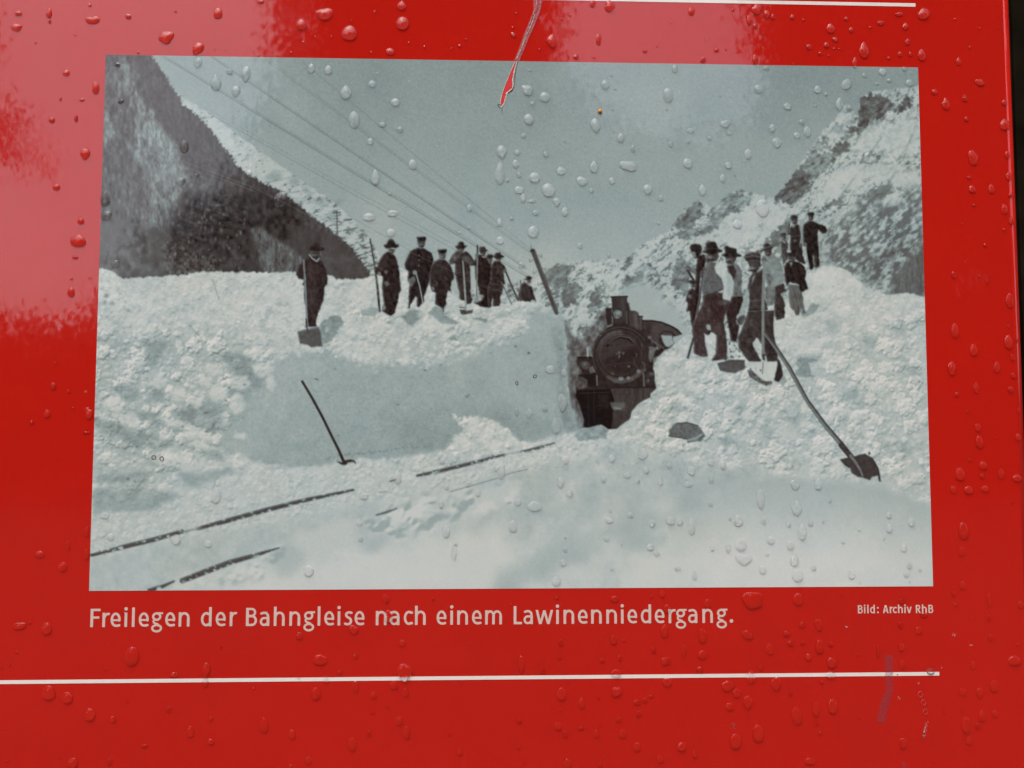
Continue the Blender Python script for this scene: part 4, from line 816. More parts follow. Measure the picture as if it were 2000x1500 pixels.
region('printed_stone', 'grey stone lying in the printed snow')
fill(F([(20, 1078), (24, 1035), (68, 990), (100, 985), (160, 983), (200, 995), (240, 1015), (264, 1050), (274, 1075), (250, 1112), (150, 1124), (150, 1100), (90, 1092)]), 98, 18, jag=1.4, field=M6)
line(F([(160, 1105), (210, 1095), (250, 1065)]), 4, 150, soft=1); line(F([(75, 992), (150, 985), (225, 1005)]), 2, 66); line(F([(25, 1075), (90, 1088), (150, 1096)]), 2, 74)

region('printed_pickaxe', 'pickaxe leaning against the cut snow wall')
line([(590.5, 745), (610, 778), (630, 815), (648, 852), (662, 880), (671, 901)], [4.6, 5, 5, 5, 5.4, 5.4], 45, tex=6)
line([(588, 745), (608, 778)], 1, 75, own=False, a=.5)
fill([(657, 901), (668, 903), (676, 900), (686, 898), (694, 904), (688, 902), (680, 903), (676, 908), (668, 908)], 42)
line([(672, 900), (684, 898), (692, 900), (694.5, 905)], 1.8, 46)

# emulsion scratches that run on across the clothes
region('printed_scratch'); CUR[0] = 0
for p in ([(700, 440), (760, 466), (800, 492), (885, 531), (930, 551), (985, 572)], [(815, 478), (860, 500), (890, 522)], [(905, 545), (960, 566), (1000, 572)]):
    w_, m_ = smask(p, 1.0, 0); put((w_, m_*(T[w_] < 80)), 96, own=False, a=.7)

# faces: brow and eye shade, lit cheek, moustache or beard
def face(x, y, w, d=0, beard=True, t=0):
    line([(x-w*.32, y-w*.12), (x+w*.32, y-w*.14)], w*.17, 48, own=False, a=.65)
    blob(x+d-w*.16, y+w*.10, w*.15, 112+t, own=False, a=.6, soft=0); blob(x+d+w*.22, y+w*.08, w*.11, 98+t, own=False, a=.5, soft=0)
    line([(x+d, y-w*.1), (x+d, y+w*.14)], max(.8, w*.10), 118+t, own=False, a=.55)
    if beard: line([(x+d-w*.24, y+w*.30), (x+d+w*.24, y+w*.30)], w*.16, 40, own=False, a=.75)
for x, y, w, d, b in ((616, 497, 18, 0, 1), (765, 490, 12, 0, 1), (823, 477, 14, 0, 1), (864, 500, 13, 0, 0), (900, 488, 13, 0, 1), (943, 496, 11, 0, 1), (957, 507, 9, 0, 1), (974, 507, 11, 0, 0), (1033, 551, 8, 1, 0),
                      (1393, 501, 20, -4, 1), (1427, 506, 19, -4, 1), (1472, 522, 22, -3, 1), (1500, 494, 13, 0, 1), (1551, 432, 11, 0, 1), (1584, 425, 10, 0, 0), (1530, 464, 9, 0, 0), (1545, 507, 13, 0, 1)):
    face(x, y, w, d, b)
# cloth: light from the left front, folds and wear
for k, (nm, lab) in list(NAMES.items()):
    if nm != 'printed_person': continue
    ys, xs = np.nonzero(ID == k)
    if len(ys) == 0: continue
    w = (slice(max(0, ys.min()-5), ys.max()+6), slice(max(0, xs.min()-5), xs.max()+6))
    m = (ID[w] == k).astype(np.float32); mb = blur(m, 1)
    lit = np.clip(mb-np.roll(np.roll(mb, 3, 1), 1, 0), 0, 1); far = np.clip(mb-np.roll(mb, -3, 1), 0, 1)
    dark = np.clip((125-T[w])/40, 0, 1)
    fold = np.clip(sheared(fbm(5, 13, seed=300+k), .25)[w], -1, 1)
    T[w] += blur(m, 1)*dark*(20*lit-7*far+9*np.clip(fold, -.6, 1)+6*M6[w]+4*N3[w])
# the engine: rings, bolts, straps, dirt
region('printed_locomotive', 'steam locomotive printed in the snow cutting')
for rr0, wd, tt, a0, a1 in ((270, 1.6, 82, 150, 330), (258, 1.4, 26, 140, 340), (213, 1.6, 30, 0, 360), (206, 1.2, 84, 160, 320), (268, 1.2, 62, -30, 60)):
    line(LOC([(561+rr0*math.cos(math.radians(a)), 667+rr0*math.sin(math.radians(a))) for a in range(a0, a1+1, 6)]), wd, tt, own=False, a=.75)
for a in range(0, 360, 24):
    blob(1100+(561+240*math.cos(math.radians(a)))/5, 560+(667+240*math.sin(math.radians(a)))/5, 1.1, 84, soft=0, own=False, a=.6)
for p in ([(420, 600), (700, 560)], [(430, 760), (690, 740)]): line(LOC(p), 2.2, 66, own=False, a=.5)
line(LOC([(300, 985), (300, 1340)]), 1.6, 44, own=False, a=.8); line(LOC([(160, 1040), (450, 1030)]), 2, 46, own=False, a=.8); line(LOC([(200, 1180), (470, 1150)]), 1.6, 40, own=False, a=.7); line(LOC([(240, 1010), (250, 1360)]), 3, 38, own=False, a=.7)
fill(LOC([(330, 1060), (440, 1050), (450, 1180), (350, 1200)]), 38, 6, soft=3, own=False, a=.8)
for k in range(70):
    x = rng.uniform(130, 880); y = rng.uniform(700, 1290)
    if ID[int(560+y/5-Y0), int(1100+x/5-X0)] == CUR[0]: blob(1100+x/5, 560+y/5, rng.uniform(.6, 1.6), rng.uniform(52, 88), soft=0, own=False, a=.5, jag=1)
w = pmask([(1120, 570), (1340, 570), (1340, 850), (1120, 850)])[0]
m = blur((ID[w] == CUR[0]).astype(np.float32), 1); T[w] += m*(6*M6[w]+6*N3[w]+7*np.clip(m-np.roll(m, 2, 1), 0, 1))*np.clip((150-T[w])/60, 0, 1)
# sparse crumbs and trodden marks over all the snow
SN = np.isin(ID, [k for k, v in NAMES.items() if v[0] == 'printed_snow'])
deb = fbm(5, 4, seed=95)+.7*fbm(16, 12, seed=96)
act = np.clip(1-blur(np.isin(ID, [0]).astype(np.float32), 1), 0, 1)*np.clip((960-YY)/60, .12, 1)
wl = np.zeros((GH, GW), np.float32); ww, wm_ = pmask(wall, 0, 6, 9); wl[ww] = wm_
act = act*(1-.72*wl)
T -= SN*act*(15*np.clip(deb-.55, 0, 1)**.8)
T += SN*act*(7*np.clip(-deb-.5, 0, 1))
lm = np.zeros((GH, GW), np.float32); w_, m_ = pmask([(160, 640), (420, 650), (540, 690), (500, 800), (420, 900), (300, 1000), (160, 1000)], 0, 6, 14); lm[w_] = m_
T += SN*lm*(.45*LB+.3*LS)
lm[:] = 0; w_, m_ = pmask([(1250, 760), (1420, 700), (1560, 700), (1840, 600), (1840, 970), (1640, 920), (1400, 900), (1230, 850)], 0, 6, 14); lm[w_] = m_
T += SN*lm*(.3*LB+.2*LS)
big_ = fbm(34, 24, seed=97); T -= SN*act*9*np.clip(big_-.15, 0, 1)

T += SN*act*.22*(T-176)+SN*act*3
wt = fbm(7, 9, seed=98); T += wl*SN*(3.2*M3+3.5*wt-12*np.clip(wt-.75, 0, 1))

# ---- finish: grain, slight softness, tint
T = blur(T, 1)*.45+T*.55
T += 1.9*GRAIN+1.2*vn(2.2, 2.2, 91)
T = np.clip(T, 16, 206)
KT = np.array([0, 30, 50, 75, 100, 130, 150, 170, 185, 200, 255.])
KR = np.array([0, 33, 54, 77, 97, 121, 140, 163, 183, 199, 252.])
KG = np.array([0, 28, 47, 73, 100, 132, 154, 173, 188, 198, 252.])
KB = np.array([0, 27, 45, 71, 98, 129, 151, 169, 182, 192, 250.])
RGB = np.stack([np.interp(T, KT, KR)+3*WM, np.interp(T, KT, KG)-.9*WM, np.interp(T, KT, KB)-1.1*WM], -1)
RGB[..., 0] += 1.5*N90; RGB[..., 2] -= 1.5*N90
RGB = np.clip(RGB, 4, 255)

# ------------------------------------------------------------------ the photograph as a fine mosaic of printed dots, split by what is shown
NX, NY = 1060, 680
def lay_print():
    gx = np.linspace(-PW/2, PW/2, NX+1); gz = np.linspace(PH/2, -PH/2, NY+1)
    BX, BZ = np.meshgrid(gx, gz)
    def tr(bx, bz):
        d = H_B2T[2, 0]*bx+H_B2T[2, 1]*bz+H_B2T[2, 2]
        return (H_B2T[0, 0]*bx+H_B2T[0, 1]*bz+H_B2T[0, 2])/d-X0, (H_B2T[1, 0]*bx+H_B2T[1, 1]*bz+H_B2T[1, 2])/d-Y0
    px, py = tr(BX, BZ)
    px = np.clip(px, 0, GW-1.01); py = np.clip(py, 0, GH-1.01)
    xi, yi = px.astype(int), py.astype(int); fx, fy = (px-xi)[..., None], (py-yi)[..., None]
    C = (RGB[yi, xi]*(1-fx)+RGB[yi, xi+1]*fx)*(1-fy)+(RGB[yi+1, xi]*(1-fx)+RGB[yi+1, xi+1]*fx)*fy
    c = C/255.; lin = np.where(c <= .04045, c/12.92, ((c+.055)/1.055)**2.4)
    alb = np.clip(lin*1.34-.003, .006, .93)
    cx, cy = tr(BX[:-1, :-1]+PW/NX/2, BZ[:-1, :-1]-PH/NY/2)
    cid = ID[np.clip(cy.round().astype(int), 0, GH-1), np.clip(cx.round().astype(int), 0, GW-1)]
    merged = {}; remap = np.arange(len(NAMES))
    for k, v in NAMES.items():
        if v in merged: remap[k] = merged[v]
        else: merged[v] = k
    cid = remap[cid]
    yy, xx = np.mgrid[0:NY, 0:NX]; v0 = yy*(NX+1)+xx
    quads = np.stack([v0, v0+NX+1, v0+NX+2, v0+1], -1)
    co = np.stack([BX.ravel(), np.full(BX.size, -.1*MM), BZ.ravel()], 1).astype(np.float32)
    rgba = np.concatenate([alb.reshape(-1, 3), np.ones((alb.shape[0]*alb.shape[1], 1))], 1).astype(np.float32)
    photo = None
    for k in sorted(set(cid.ravel().tolist())):
        f = quads[cid == k]
        u, inv = np.unique(f, return_inverse=True); inv = inv.reshape(-1).astype(np.int32); nf = len(f)
        nm, lab = NAMES[k]
        me = bpy.data.meshes.new(nm); me.vertices.add(len(u)); me.vertices.foreach_set('co', co[u].ravel())
        me.loops.add(nf*4); me.loops.foreach_set('vertex_index', inv)
        me.polygons.add(nf); me.polygons.foreach_set('loop_start', np.arange(0, nf*4, 4, dtype=np.int32)); me.polygons.foreach_set('loop_total', np.full(nf, 4, np.int32))
        a = me.attributes.new('ink', 'FLOAT_COLOR', 'POINT'); a.data.foreach_set('color', rgba[u].ravel())
        me.update()
        if k == 0:
            photo = link('printed_photograph', me, board, M_INK); tag(photo, 'black and white photograph of men clearing an avalanche from a railway, printed on the red board')
        else:
            o = link(nm, me, photo, M_INK); tag(o, lab)
lay_print()

# ------------------------------------------------------------------ rules and lettering, flat print
def sheet(name, pts, y, m, parent=board):
    """flat strip or patch from trace points, y metres in front of the board face"""
    v = [(b2(*p)[0], -y, b2(*p)[1]) for p in pts]
    return link(name, pymesh(name, v, [tuple(range(len(v)))[::-1]]), parent, m)
def bar(x0, x1, zc, h):
    v = [(x0, -.1*MM, zc-h/2), (x1, -.1*MM, zc-h/2), (x1, -.1*MM, zc+h/2), (x0, -.1*MM, zc+h/2)]
    return link('rule_line', pymesh('rule_line', v, [(0, 1, 2, 3)]), board, M_WHITE)
tag(bar(-.44, .20178, -.16942, 1.72*MM), 'long white rule below the caption')
tag(bar(-.44, .1996, .16030, 1.75*MM), 'white rule above the photograph at the top edge')

def arc(cx, cy, rx, ry, a0, a1, n=22):
    return [(cx+rx*math.cos(math.radians(a0+(a1-a0)*i/n)), cy+ry*math.sin(math.radians(a0+(a1-a0)*i/n))) for i in range(n+1)]
# strokes: ('L', x0,y0,x1,y1,width) cut square, ('P', points, width) round, ('D', x,y,r); x-height 28, capitals 35.5
SH_ = lambda a, b: [(a, 17)]+arc((a+b)/2, 17.2, (b-a)/2, 8.2, 165, 0)+[(b, 15)]
GLYPH = {
 'n': [('L', 3.1, 0, 3.1, 28, 6), ('P', SH_(3.6, 18.8), 5.4), ('L', 18.8, 0, 18.8, 17.5, 6)],
 'h': [('L', 3.1, 0, 3.1, 37.5, 6), ('P', SH_(3.6, 18.8), 5.4), ('L', 18.8, 0, 18.8, 17.5, 6)],
 'm': [('L', 3.1, 0, 3.1, 28, 6), ('P', SH_(3.6, 16.8), 5.2), ('L', 16.8, 0, 16.8, 17.5, 6), ('P', SH_(17, 30.6), 5.2), ('L', 30.6, 0, 30.6, 17.5, 6)],
 'r': [('L', 3.1, 0, 3.1, 28, 6), ('P', [(3.6, 17), (4.6, 20.5), (6.8, 23.6), (9.6, 25.2), (12.4, 25.2)], 5.2)],
 'e': [('L', 3, 13.3, 18.2, 13.3, 4.4), ('P', [(17.4, 12.8)]+arc(10.2, 14.3, 7.2, 11.2, 0, 262, 30)+[(12.5, 2.7), (17.3, 3.6)], 5.3)],
 'i': [('L', 3.1, 0, 3.1, 28, 6), ('D', 3.1, 34.6, 3.7)],
 'l': [('L', 3.1, 0, 3.1, 37.5, 6)],
 'g': [('P', arc(10.6, 19.6, 6.7, 6.1, 0, 360, 30), 5), ('L', 11, 25.9, 23, 25.9, 4.4), ('P', [(6.4, 14.2), (4.6, 11), (5.4, 8.2), (8.6, 6.6), (13, 5.2)], 4.4), ('P', arc(11, -2.4, 8.3, 6.0, 0, 360, 34), 4.8)],
 'd': [('L', 18.6, 0, 18.6, 37.5, 6), ('P', [(17.6, 23.4)]+arc(11, 14.1, 7.8, 11.3, 62, 292, 26)+[(17.6, 5)], 5.4)],
 'a': [('P', [(3.6, 24.2), (7.4, 25.4)]+arc(9.6, 18.4, 6.9, 7, 88, 0, 14)+[(16.5, 12)], 5.3), ('L', 16.6, 0, 16.6, 18, 6), ('P', [(16.6, 15.6), (10, 15.4)]+arc(9.2, 8.9, 6.2, 6.5, 95, 270, 16)+[(12.6, 3.4), (16.4, 6.4)], 5)],
 's': [('P', [(14.6, 24.4), (10.4, 25.4), (6.6, 24.6), (4.4, 22.2), (4.6, 18.8), (7.2, 16.2), (10.6, 14.4), (13.2, 12), (13.9, 8.6), (12.6, 5), (9.4, 2.9), (5.6, 2.7), (2.4, 3.8)], 5.2)],
 'c': [('P', [(16.4, 24)]+arc(10.6, 14.1, 7.6, 11.3, 62, 298, 26)+[(16.4, 3.8)], 5.3)],
 'w': [('L', 2.6, 28.6, 9.6, -.6, 5.6), ('L', 9.6, -.6, 17.4, 27, 5.2), ('L', 17.4, 27, 25.2, -.6, 5.2), ('L', 25.2, -.6, 32.4, 28.6, 5.6)],
 'v': [('L', 2.6, 28.6, 11.2, -.6, 5.8), ('L', 11.2, -.6, 19.8, 28.6, 5.6)],
 'F': [('L', 3.1, 0, 3.1, 35.5, 6.1), ('L', 2, 32.9, 19.4, 32.9, 5.2), ('L', 2, 18.6, 17.6, 18.6, 5)],
 'L': [('L', 3.1, 0, 3.1, 35.5, 6.1), ('L', 2, 2.7, 17, 2.7, 5.4)],
 'B': [('L', 3.1, 0, 3.1, 35.5, 6.1), ('P', [(3, 32.9), (10, 32.9)]+arc(11, 26.4, 6.6, 6.5, 90, -90, 16)+[(4, 19.4)], 5.1), ('P', [(4, 19.2), (11, 19.2)]+arc(11.8, 10.9, 7.4, 8.3, 90, -90, 18)+[(3, 2.6)], 5.2)],
 'R': [('L', 3.1, 0, 3.1, 35.5, 6.1), ('P', [(3, 32.9), (10, 32.9)]+arc(10.8, 25.3, 6.8, 7.6, 90, -90, 16)+[(4, 17.4)], 5.1), ('L', 9.6, 17.6, 19, -.6, 5.8)],
 'A': [('L', 2.6, -.6, 11.6, 36, 5.8), ('L', 13.2, 36, 22.4, -.6, 5.8), ('L', 6, 10.6, 19, 10.6, 4.8)],
 ':': [('D', 3.6, 3.9, 3.9), ('D', 3.6, 24, 3.9)], '.': [('D', 4, 4, 4)],
}
TOPS = {'w': 28, 'v': 28, 'A': 35.5, 'R': 35.5}
def glyph_poly(ch, bold=0.):
    x0, x1, y0, y1, st = -2., 37., -12., 41., .9
    xs = np.arange(x0, x1, st); ys = np.arange(y0, y1, st); X, Y = np.meshgrid(xs, ys)
    D = np.full(X.shape, 99.)
    for s in GLYPH[ch]:
        if s[0] == 'D': d = np.hypot(X-s[1], Y-s[2])-s[3]
        elif s[0] == 'L':
            _, xa, ya, xb, yb, w = s; L = math.hypot(xb-xa, yb-ya); ux, uy = (xb-xa)/L, (yb-ya)/L
            al = (X-xa)*ux+(Y-ya)*uy; pe = np.abs((Y-ya)*ux-(X-xa)*uy)
            d = np.maximum(pe-w/2, np.abs(al-L/2)-L/2)
        else:
            d = np.full(X.shape, 99.); pts = s[1]
            for (xa, ya), (xb, yb) in zip(pts, pts[1:]):
                L2 = (xb-xa)**2+(yb-ya)**2+1e-9; t = np.clip(((X-xa)*(xb-xa)+(Y-ya)*(yb-ya))/L2, 0, 1)
                d = np.minimum(d, np.hypot(X-xa-t*(xb-xa), Y-ya-t*(yb-ya)))
            d = d-s[2]/2
        D = np.minimum(D, d)
    if ch in TOPS: D = np.maximum(D, np.maximum(-Y, Y-TOPS[ch]))
    elif ch not in 'g': D = np.maximum(D, -Y-.15)
    D = D-bold
    polys = []
    for j in range(len(ys)-1):
        for i in range(len(xs)-1):
            q = [(xs[i], ys[j], D[j, i]), (xs[i+1], ys[j], D[j, i+1]), (xs[i+1], ys[j+1], D[j+1, i+1]), (xs[i], ys[j+1], D[j+1, i])]
            if min(c[2] for c in q) >= 0: continue
            out = []
            for a, b in zip(q, q[1:]+q[:1]):
                if a[2] < 0: out.append((a[0], a[1]))
                if (a[2] < 0) != (b[2] < 0):
                    t = a[2]/(a[2]-b[2]); out.append((a[0]+t*(b[0]-a[0]), a[1]+t*(b[1]-a[1])))
            if len(out) >= 3: polys.append(out)
    return polys
CACHE = {}
def lettering(name, items, base, scale, m, bold=0.):
    V, F = [], []
    for ch, x in items:
        key = (ch, bold)
        if key not in CACHE: CACHE[key] = glyph_poly(ch, bold)
        bx, _ = b2(x, base[1]); 
        for po in CACHE[key]:
            i0 = len(V)
            V += [(bx+px*scale, -.1*MM, base[0]+py*scale) for px, py in po]
            F.append(tuple(range(i0, len(V))))
    LETTER_PTS.extend((x, z) for x, _, z in V)
    return link(name, pymesh(name, V, F), board, m)
LETTER_PTS = []
S1 = .2427*MM; THIN = -.4
cap = list(zip('Freilegen', (175.8, 199.2, 215, 242.3, 256.8, 270, 294.7, 321.7, 348.1)))+list(zip('der', (391.3, 420.3, 447.8)))+list(zip('Bahngleise', (479.7, 506.3, 534, 564.4, 591.8, 619.6, 632.4, 658.6, 671.3, 691.6)))+list(zip('nach', (733.2, 760.6, 787.7, 809.7)))+list(zip('einem', (851.8, 878.8, 892.2, 920.8, 946.8)))+list(zip('Lawinenniedergang.', (1002.6, 1021.4, 1045.5, 1085.6, 1099.9, 1127.8, 1153.8, 1183.5, 1212.1, 1224.7, 1250.6, 1278.1, 1305.2, 1318.8, 1343, 1371.2, 1398.5, 1424.4)))
tag(lettering('caption', cap, (-.14485, 1220), S1, M_CREAM, THIN), 'white caption reading Freilegen der Bahngleise nach einem Lawinenniedergang.')
S2 = S1*.445
crd = list(zip('Bild:', (1675.3, 1687.2, 1693.6, 1699, 1712.8)))+list(zip('Archiv', (1724.2, 1737.4, 1743.5, 1753.6, 1766, 1770.6)))+list(zip('RhB', (1788.5, 1800.4, 1813)))
tag(lettering('picture_credit', crd, (-.14074, 1197), S2, M_CREAM, .1), 'small white credit reading Bild: Archiv RhB')

# ------------------------------------------------------------------ wear: torn scratch, scuffs, flecks
M_SCUFF = plain('scuffed_film', (.46, .05, .055), .5, .4, 900.)
M_BAND = plain('rubbed_film', (.40, .045, .065), .45, .35, 1500., 5)
M_PAPER = plain('torn_white_edge', (.72, .68, .60), .9, .3, 1800.)
M_DARK = plain('crack', (.06, .045, .04), .8, .3, 1800.)
M_TORN = plain('bare_red_film', (.72, .02, .022), .35, .08, 600.)
TC = lambda pts: [(960+x/6.82, y/6.82) for x, y in pts]
rnd = random.Random(4)
def ribbon(name, pts, w, y, m, parent, jit=.5, step=2.2):
    """thin ragged strip along trace points, width in trace units, slightly raised"""
    P = []
    for (xa, ya), (xb, yb) in zip(pts, pts[1:]):
        n = max(1, int(math.hypot(xb-xa, yb-ya)/step))
        P += [(xa+(xb-xa)*i/n, ya+(yb-ya)*i/n) for i in range(n)]
    P.append(pts[-1]); V, F = [], []
    for i, (x, yy) in enumerate(P):
        a, b = P[max(0, i-1)], P[min(len(P)-1, i+1)]; L = math.hypot(b[0]-a[0], b[1]-a[1])+1e-9
        nx, ny = -(b[1]-a[1])/L, (b[0]-a[0])/L
        h1 = w/2*(1+rnd.uniform(-jit, jit)); h2 = w/2*(1+rnd.uniform(-jit, jit))
        for s in (h1, -h2):
            q = b2(x+nx*s, yy+ny*s); V.append((q[0], -y, q[1]))
        q = b2(x+rnd.uniform(-.2, .2)*w, yy); V.append((q[0], -y-.1*MM, q[1]))
        if i:
            k = 3*i; F += [(k-3, k-1, k+2, k), (k-1, k-2, k+1, k+2)]
    return link(name, pymesh(name, V, F), parent, m)
tear = sheet('tear', TC([(322, 822), (258, 960), (200, 1100), (150, 1240), (126, 1330), (122, 1400), (150, 1400), (178, 1330), (190, 1262), (216, 1226), (280, 1182), (277, 1060), (296, 960), (328, 828)]), .16*MM, M_TORN)
tag(tear, 'long tear in the film running down into the printed sky, red showing through')
def quadstrip(name, L, R, y, m, parent):
    V, F = [], []
    for i, (a, b) in enumerate(zip(L, R)):
        for q in (a, b): z = b2(*q); V.append((z[0], -y, z[1]))
        if i: F.append((2*i-2, 2*i-1, 2*i+1, 2*i))
    return link(name, pymesh(name, V, F), parent, m)
quadstrip('scuffed_edge', TC([(560, -40), (560, 150), (500, 300), (430, 470), (370, 640), (298, 818)]), TC([(690, -40), (650, 150), (575, 340), (492, 520), (430, 650), (362, 818)]), .14*MM, M_SCUFF, tear)
ribbon('torn_edge', TC([(318, 818), (258, 950), (200, 1090), (148, 1230), (122, 1330), (118, 1395)]), 1.0, .22*MM, M_PAPER, tear, .8, 1.4)
ribbon('torn_edge', TC([(336, 824), (304, 960), (284, 1060), (290, 1150), (268, 1192), (205, 1240), (190, 1300), (172, 1370), (140, 1430), (118, 1418)]), 1.7, .22*MM, M_PAPER, tear, .98, .9)
ribbon('torn_edge', TC([(350, 830), (330, 900), (312, 1000), (308, 1100), (290, 1180), (230, 1240)]), 1.0, .2*MM, M_DARK, tear, .9, 1.6)
ribbon('torn_edge', TC([(574, 190), (545, 290), (482, 440), (400, 640), (330, 800)]), 1.0, .22*MM, M_PAPER, tear, .9)
ribbon('torn_edge', TC([(655, -20), (650, 100), (600, 250), (530, 420), (440, 640), (370, 810)]), .7, .2*MM, plain('pink_edge', (.62, .22, .22), .7, .4, 1500.), tear, .9)
ribbon('torn_edge', TC([(630, -20), (618, 110), (560, 220), (500, 380), (430, 540), (340, 750)]), .9, .19*MM, M_DARK, tear, .95)
ribbon('torn_edge', TC([(604, -20), (600, 60), (570, 150), (520, 290), (470, 430), (410, 590), (325, 790)]), .8, .21*MM, plain('pale_edge', (.66, .4, .4), .7, .4, 1500.), tear, .95)
ribbon('torn_edge', TC([(138, 1430), (142, 1500)]), .9, .19*MM, M_DARK, tear)
ribbon('torn_edge', TC([(120, 1400), (90, 1390), (82, 1402), (112, 1440)]), 1, .19*MM, M_DARK, tear)
ribbon('torn_edge', TC([(220, 1242), (250, 1222), (284, 1196)]), 2.2, .2*MM, M_DARK, tear, .9)

SC = lambda pts: [(1660+x/5.77, 1240+y/5.77) for x, y in pts]
def scuff(name, L, R, m, label, y=.15*MM):
    o = quadstrip(name, SC(L), SC(R), y, m, board); tag(o, label); return o
m_alpha, t, p = mat('faint_rub')
tc = nd(t, 'ShaderNodeTexCoord'); nz = nd(t, 'ShaderNodeTexNoise', Scale=1500., Detail=4.); t.links.new(tc.outputs['Object'], nz.inputs['Vector'])
mr = nd(t, 'ShaderNodeMapRange'); mr.inputs['From Min'].default_value = .3; mr.inputs['From Max'].default_value = .7; mr.inputs['To Min'].default_value = .0; mr.inputs['To Max'].default_value = .6
t.links.new(nz.outputs['Fac'], mr.inputs['Value']); t.links.new(mr.outputs[0], p.inputs['Alpha'])
p.inputs['Base Color'].default_value = (.36, .075, .10, 1); p.inputs['Roughness'].default_value = .5
tag(ribbon('rub_mark', SC([(438, 226), (440, 420), (441, 600), (440, 650)]), 15, .1*MM, m_alpha, board, .16, 1.6), 'grey purple rub mark across the end of the lower white rule')
tag(ribbon('rub_mark', SC([(430, 650), (400, 760), (362, 900), (344, 985)]), 16, .1*MM, m_alpha, board, .22, 1.6), 'faint purple rub mark below the lower white rule')
scuff('rub_mark', [(590, 1430), (580, 1520)], [(612, 1430), (618, 1520)], m_alpha, 'short purple rub mark at the bottom edge')
def flecks(name, cx, cy, rx, ry, n, m, label, rot=0., r=(.35, 1.1), y=.18*MM):
    V, F = [], []
    for _ in range(n):
        u, v = rnd.gauss(0, .5)*rx, rnd.gauss(0, .5)*ry
        x = cx+u*math.cos(rot)-v*math.sin(rot); yy = cy+u*math.sin(rot)+v*math.cos(rot); s = rnd.uniform(*r); a0 = rnd.uniform(0, 6.28); i0 = len(V)
        for k in range(5):
            q = b2(x+s*rnd.uniform(.5, 1.2)*math.cos(a0+k*1.257), yy+s*rnd.uniform(.5, 1.2)*math.sin(a0+k*1.257)); V.append((q[0], -y, q[1]))
        q = b2(x, yy); V.append((q[0], -y-.1*MM, q[1]))
        F += [(i0+k, i0+(k+1) % 5, i0+5) for k in range(5)]
    return tag(link(name, pymesh(name, V, F), board, m), label)
M_CHIP = plain('chipped_film', (.52, .36, .34), .8, .5, 2500.)
flecks('scuff', 1806.5, 1424, 3.4, 16, 46, M_CHIP, 'pale ragged scuff at the lower right corner of the board', .2)
flecks('scuff', 1802, 1440, 2.6, 8, 16, M_DARK, 'dark edge of the ragged scuff at lower right', .3)
M_RINGS = plain('ring_scuff', (.50, .085, .085), .7, .4, 2500.)
for x, y in ((1797, 1356), (1803, 1372), (1807, 1390)):
    ribbon('ring_mark', [(x+4.6*math.cos(k*.57), y+5.4*math.sin(k*.57)) for k in range(12)], .7, .16*MM, M_RINGS, board, .9, 1.4)
flecks('scuff', 1431, 1417, 4.5, 8, 18, plain('grey_fleck', (.3, .13, .14), .8, .5, 2500.), 'grey scuffed spot below the lower rule', .4)
flecks('chip', 1653, 1225, 2.4, 2.6, 8, M_CHIP, 'pale chip under the picture credit'); flecks('chip', 1863, 1240, 4.2, 4, 16, M_CHIP, 'large pale chip right of the picture credit'); flecks('chip', 1897, 1260, 3.4, 2.4, 8, M_CHIP, 'small pale chip in the red right margin')
flecks('chip', 1755, 1363, 2.2, 2.6, 7, M_CHIP, 'pale chip beside the purple rub mark'); flecks('chip', 1793, 1335, 2, 2, 5, M_CHIP, 'tiny chip under the end of the lower rule'); flecks('chip', 1839, 1304, 1.8, 1.8, 5, M_CHIP, 'tiny chip above the end of the lower rule')
flecks('chip', 1752, 1318, 1.4, 1.8, 5, M_DARK, 'dark nick in the lower white rule')
M_BROWN = plain('brown_ring', (.12, .07, .045), .7, .4, 2500.)
for nm, x, y, rx, ry, lab in (('ring_mark', 300.5, 893.5, 4.2, 4, 'square brown ring mark on the printed snow'), ('ring_mark', 316, 896, 3.6, 4.4, 'round brown ring mark on the printed snow'), ('ring_mark', 1044.6, 735, 3, 3.2, 'small dark ring mark on the printed snow wall'), ('ring_mark', 1009.5, 748, 2.2, 3.4, 'small brown ring mark left of the dark one'), ('ring_mark', 1817, 1311, 7, 5.4, 'grey ring mark over the end of the lower rule')):
    tag(ribbon(nm, [(x+rx*math.cos(k*.57), y+ry*math.sin(k*.57)) for k in range(12)], 1.5, .16*MM, M_BROWN, board, .5, 1.4), lab)
flecks('speck', 1103, 277, 2.6, 1.8, 9, plain('tan_speck', (.36, .19, .11), .8, .3), 'tan smear on the printed sky', 0, (.4, .8))
flecks('speck', 1630, 238, 2, 1.8, 6, plain('red_speck', (.55, .16, .1), .7, .3), 'reddish speck on the printed right mountains', 0, (.4, .8))
flecks('speck', 168, 764.5, 2.6, 2, 8, plain('gold_speck', (.62, .4, .1), .6, .3), 'yellow speck beside the left edge of the photograph', 0, (.5, 1.))
for x, y, lab in ((1648, 602, 'pale speck on the printed right snow bank'), (1740, 452, 'pale speck on the printed right wood'), (1742, 480, 'second pale speck on the printed right wood'), (1592, 409, 'pale speck above the topmost printed man')):
    flecks('speck', x, y, 2.2, 2.4, 7, plain('pale_speck', (.7, .68, .6), .7, .3), lab, 0, (.4, .9))
me = bpy.data.meshes.new('orange_bead'); bm = bmesh.new(); bmesh.ops.create_uvsphere(bm, u_segments=18, v_segments=10, radius=1.05*MM)
for v in bm.verts: v.co.y *= .55; v.co += v.co.normalized()*rnd.uniform(-.06, .06)*MM
bm.to_mesh(me); bm.free(); me.polygons.foreach_set('use_smooth', [True]*len(me.polygons))
ob = link('orange_bead', me, None, plain('orange', (.72, .27, .012), .35, .15, 900.)); x, z = b2(1172, 218); ob.location = (x, -.45*MM, z)
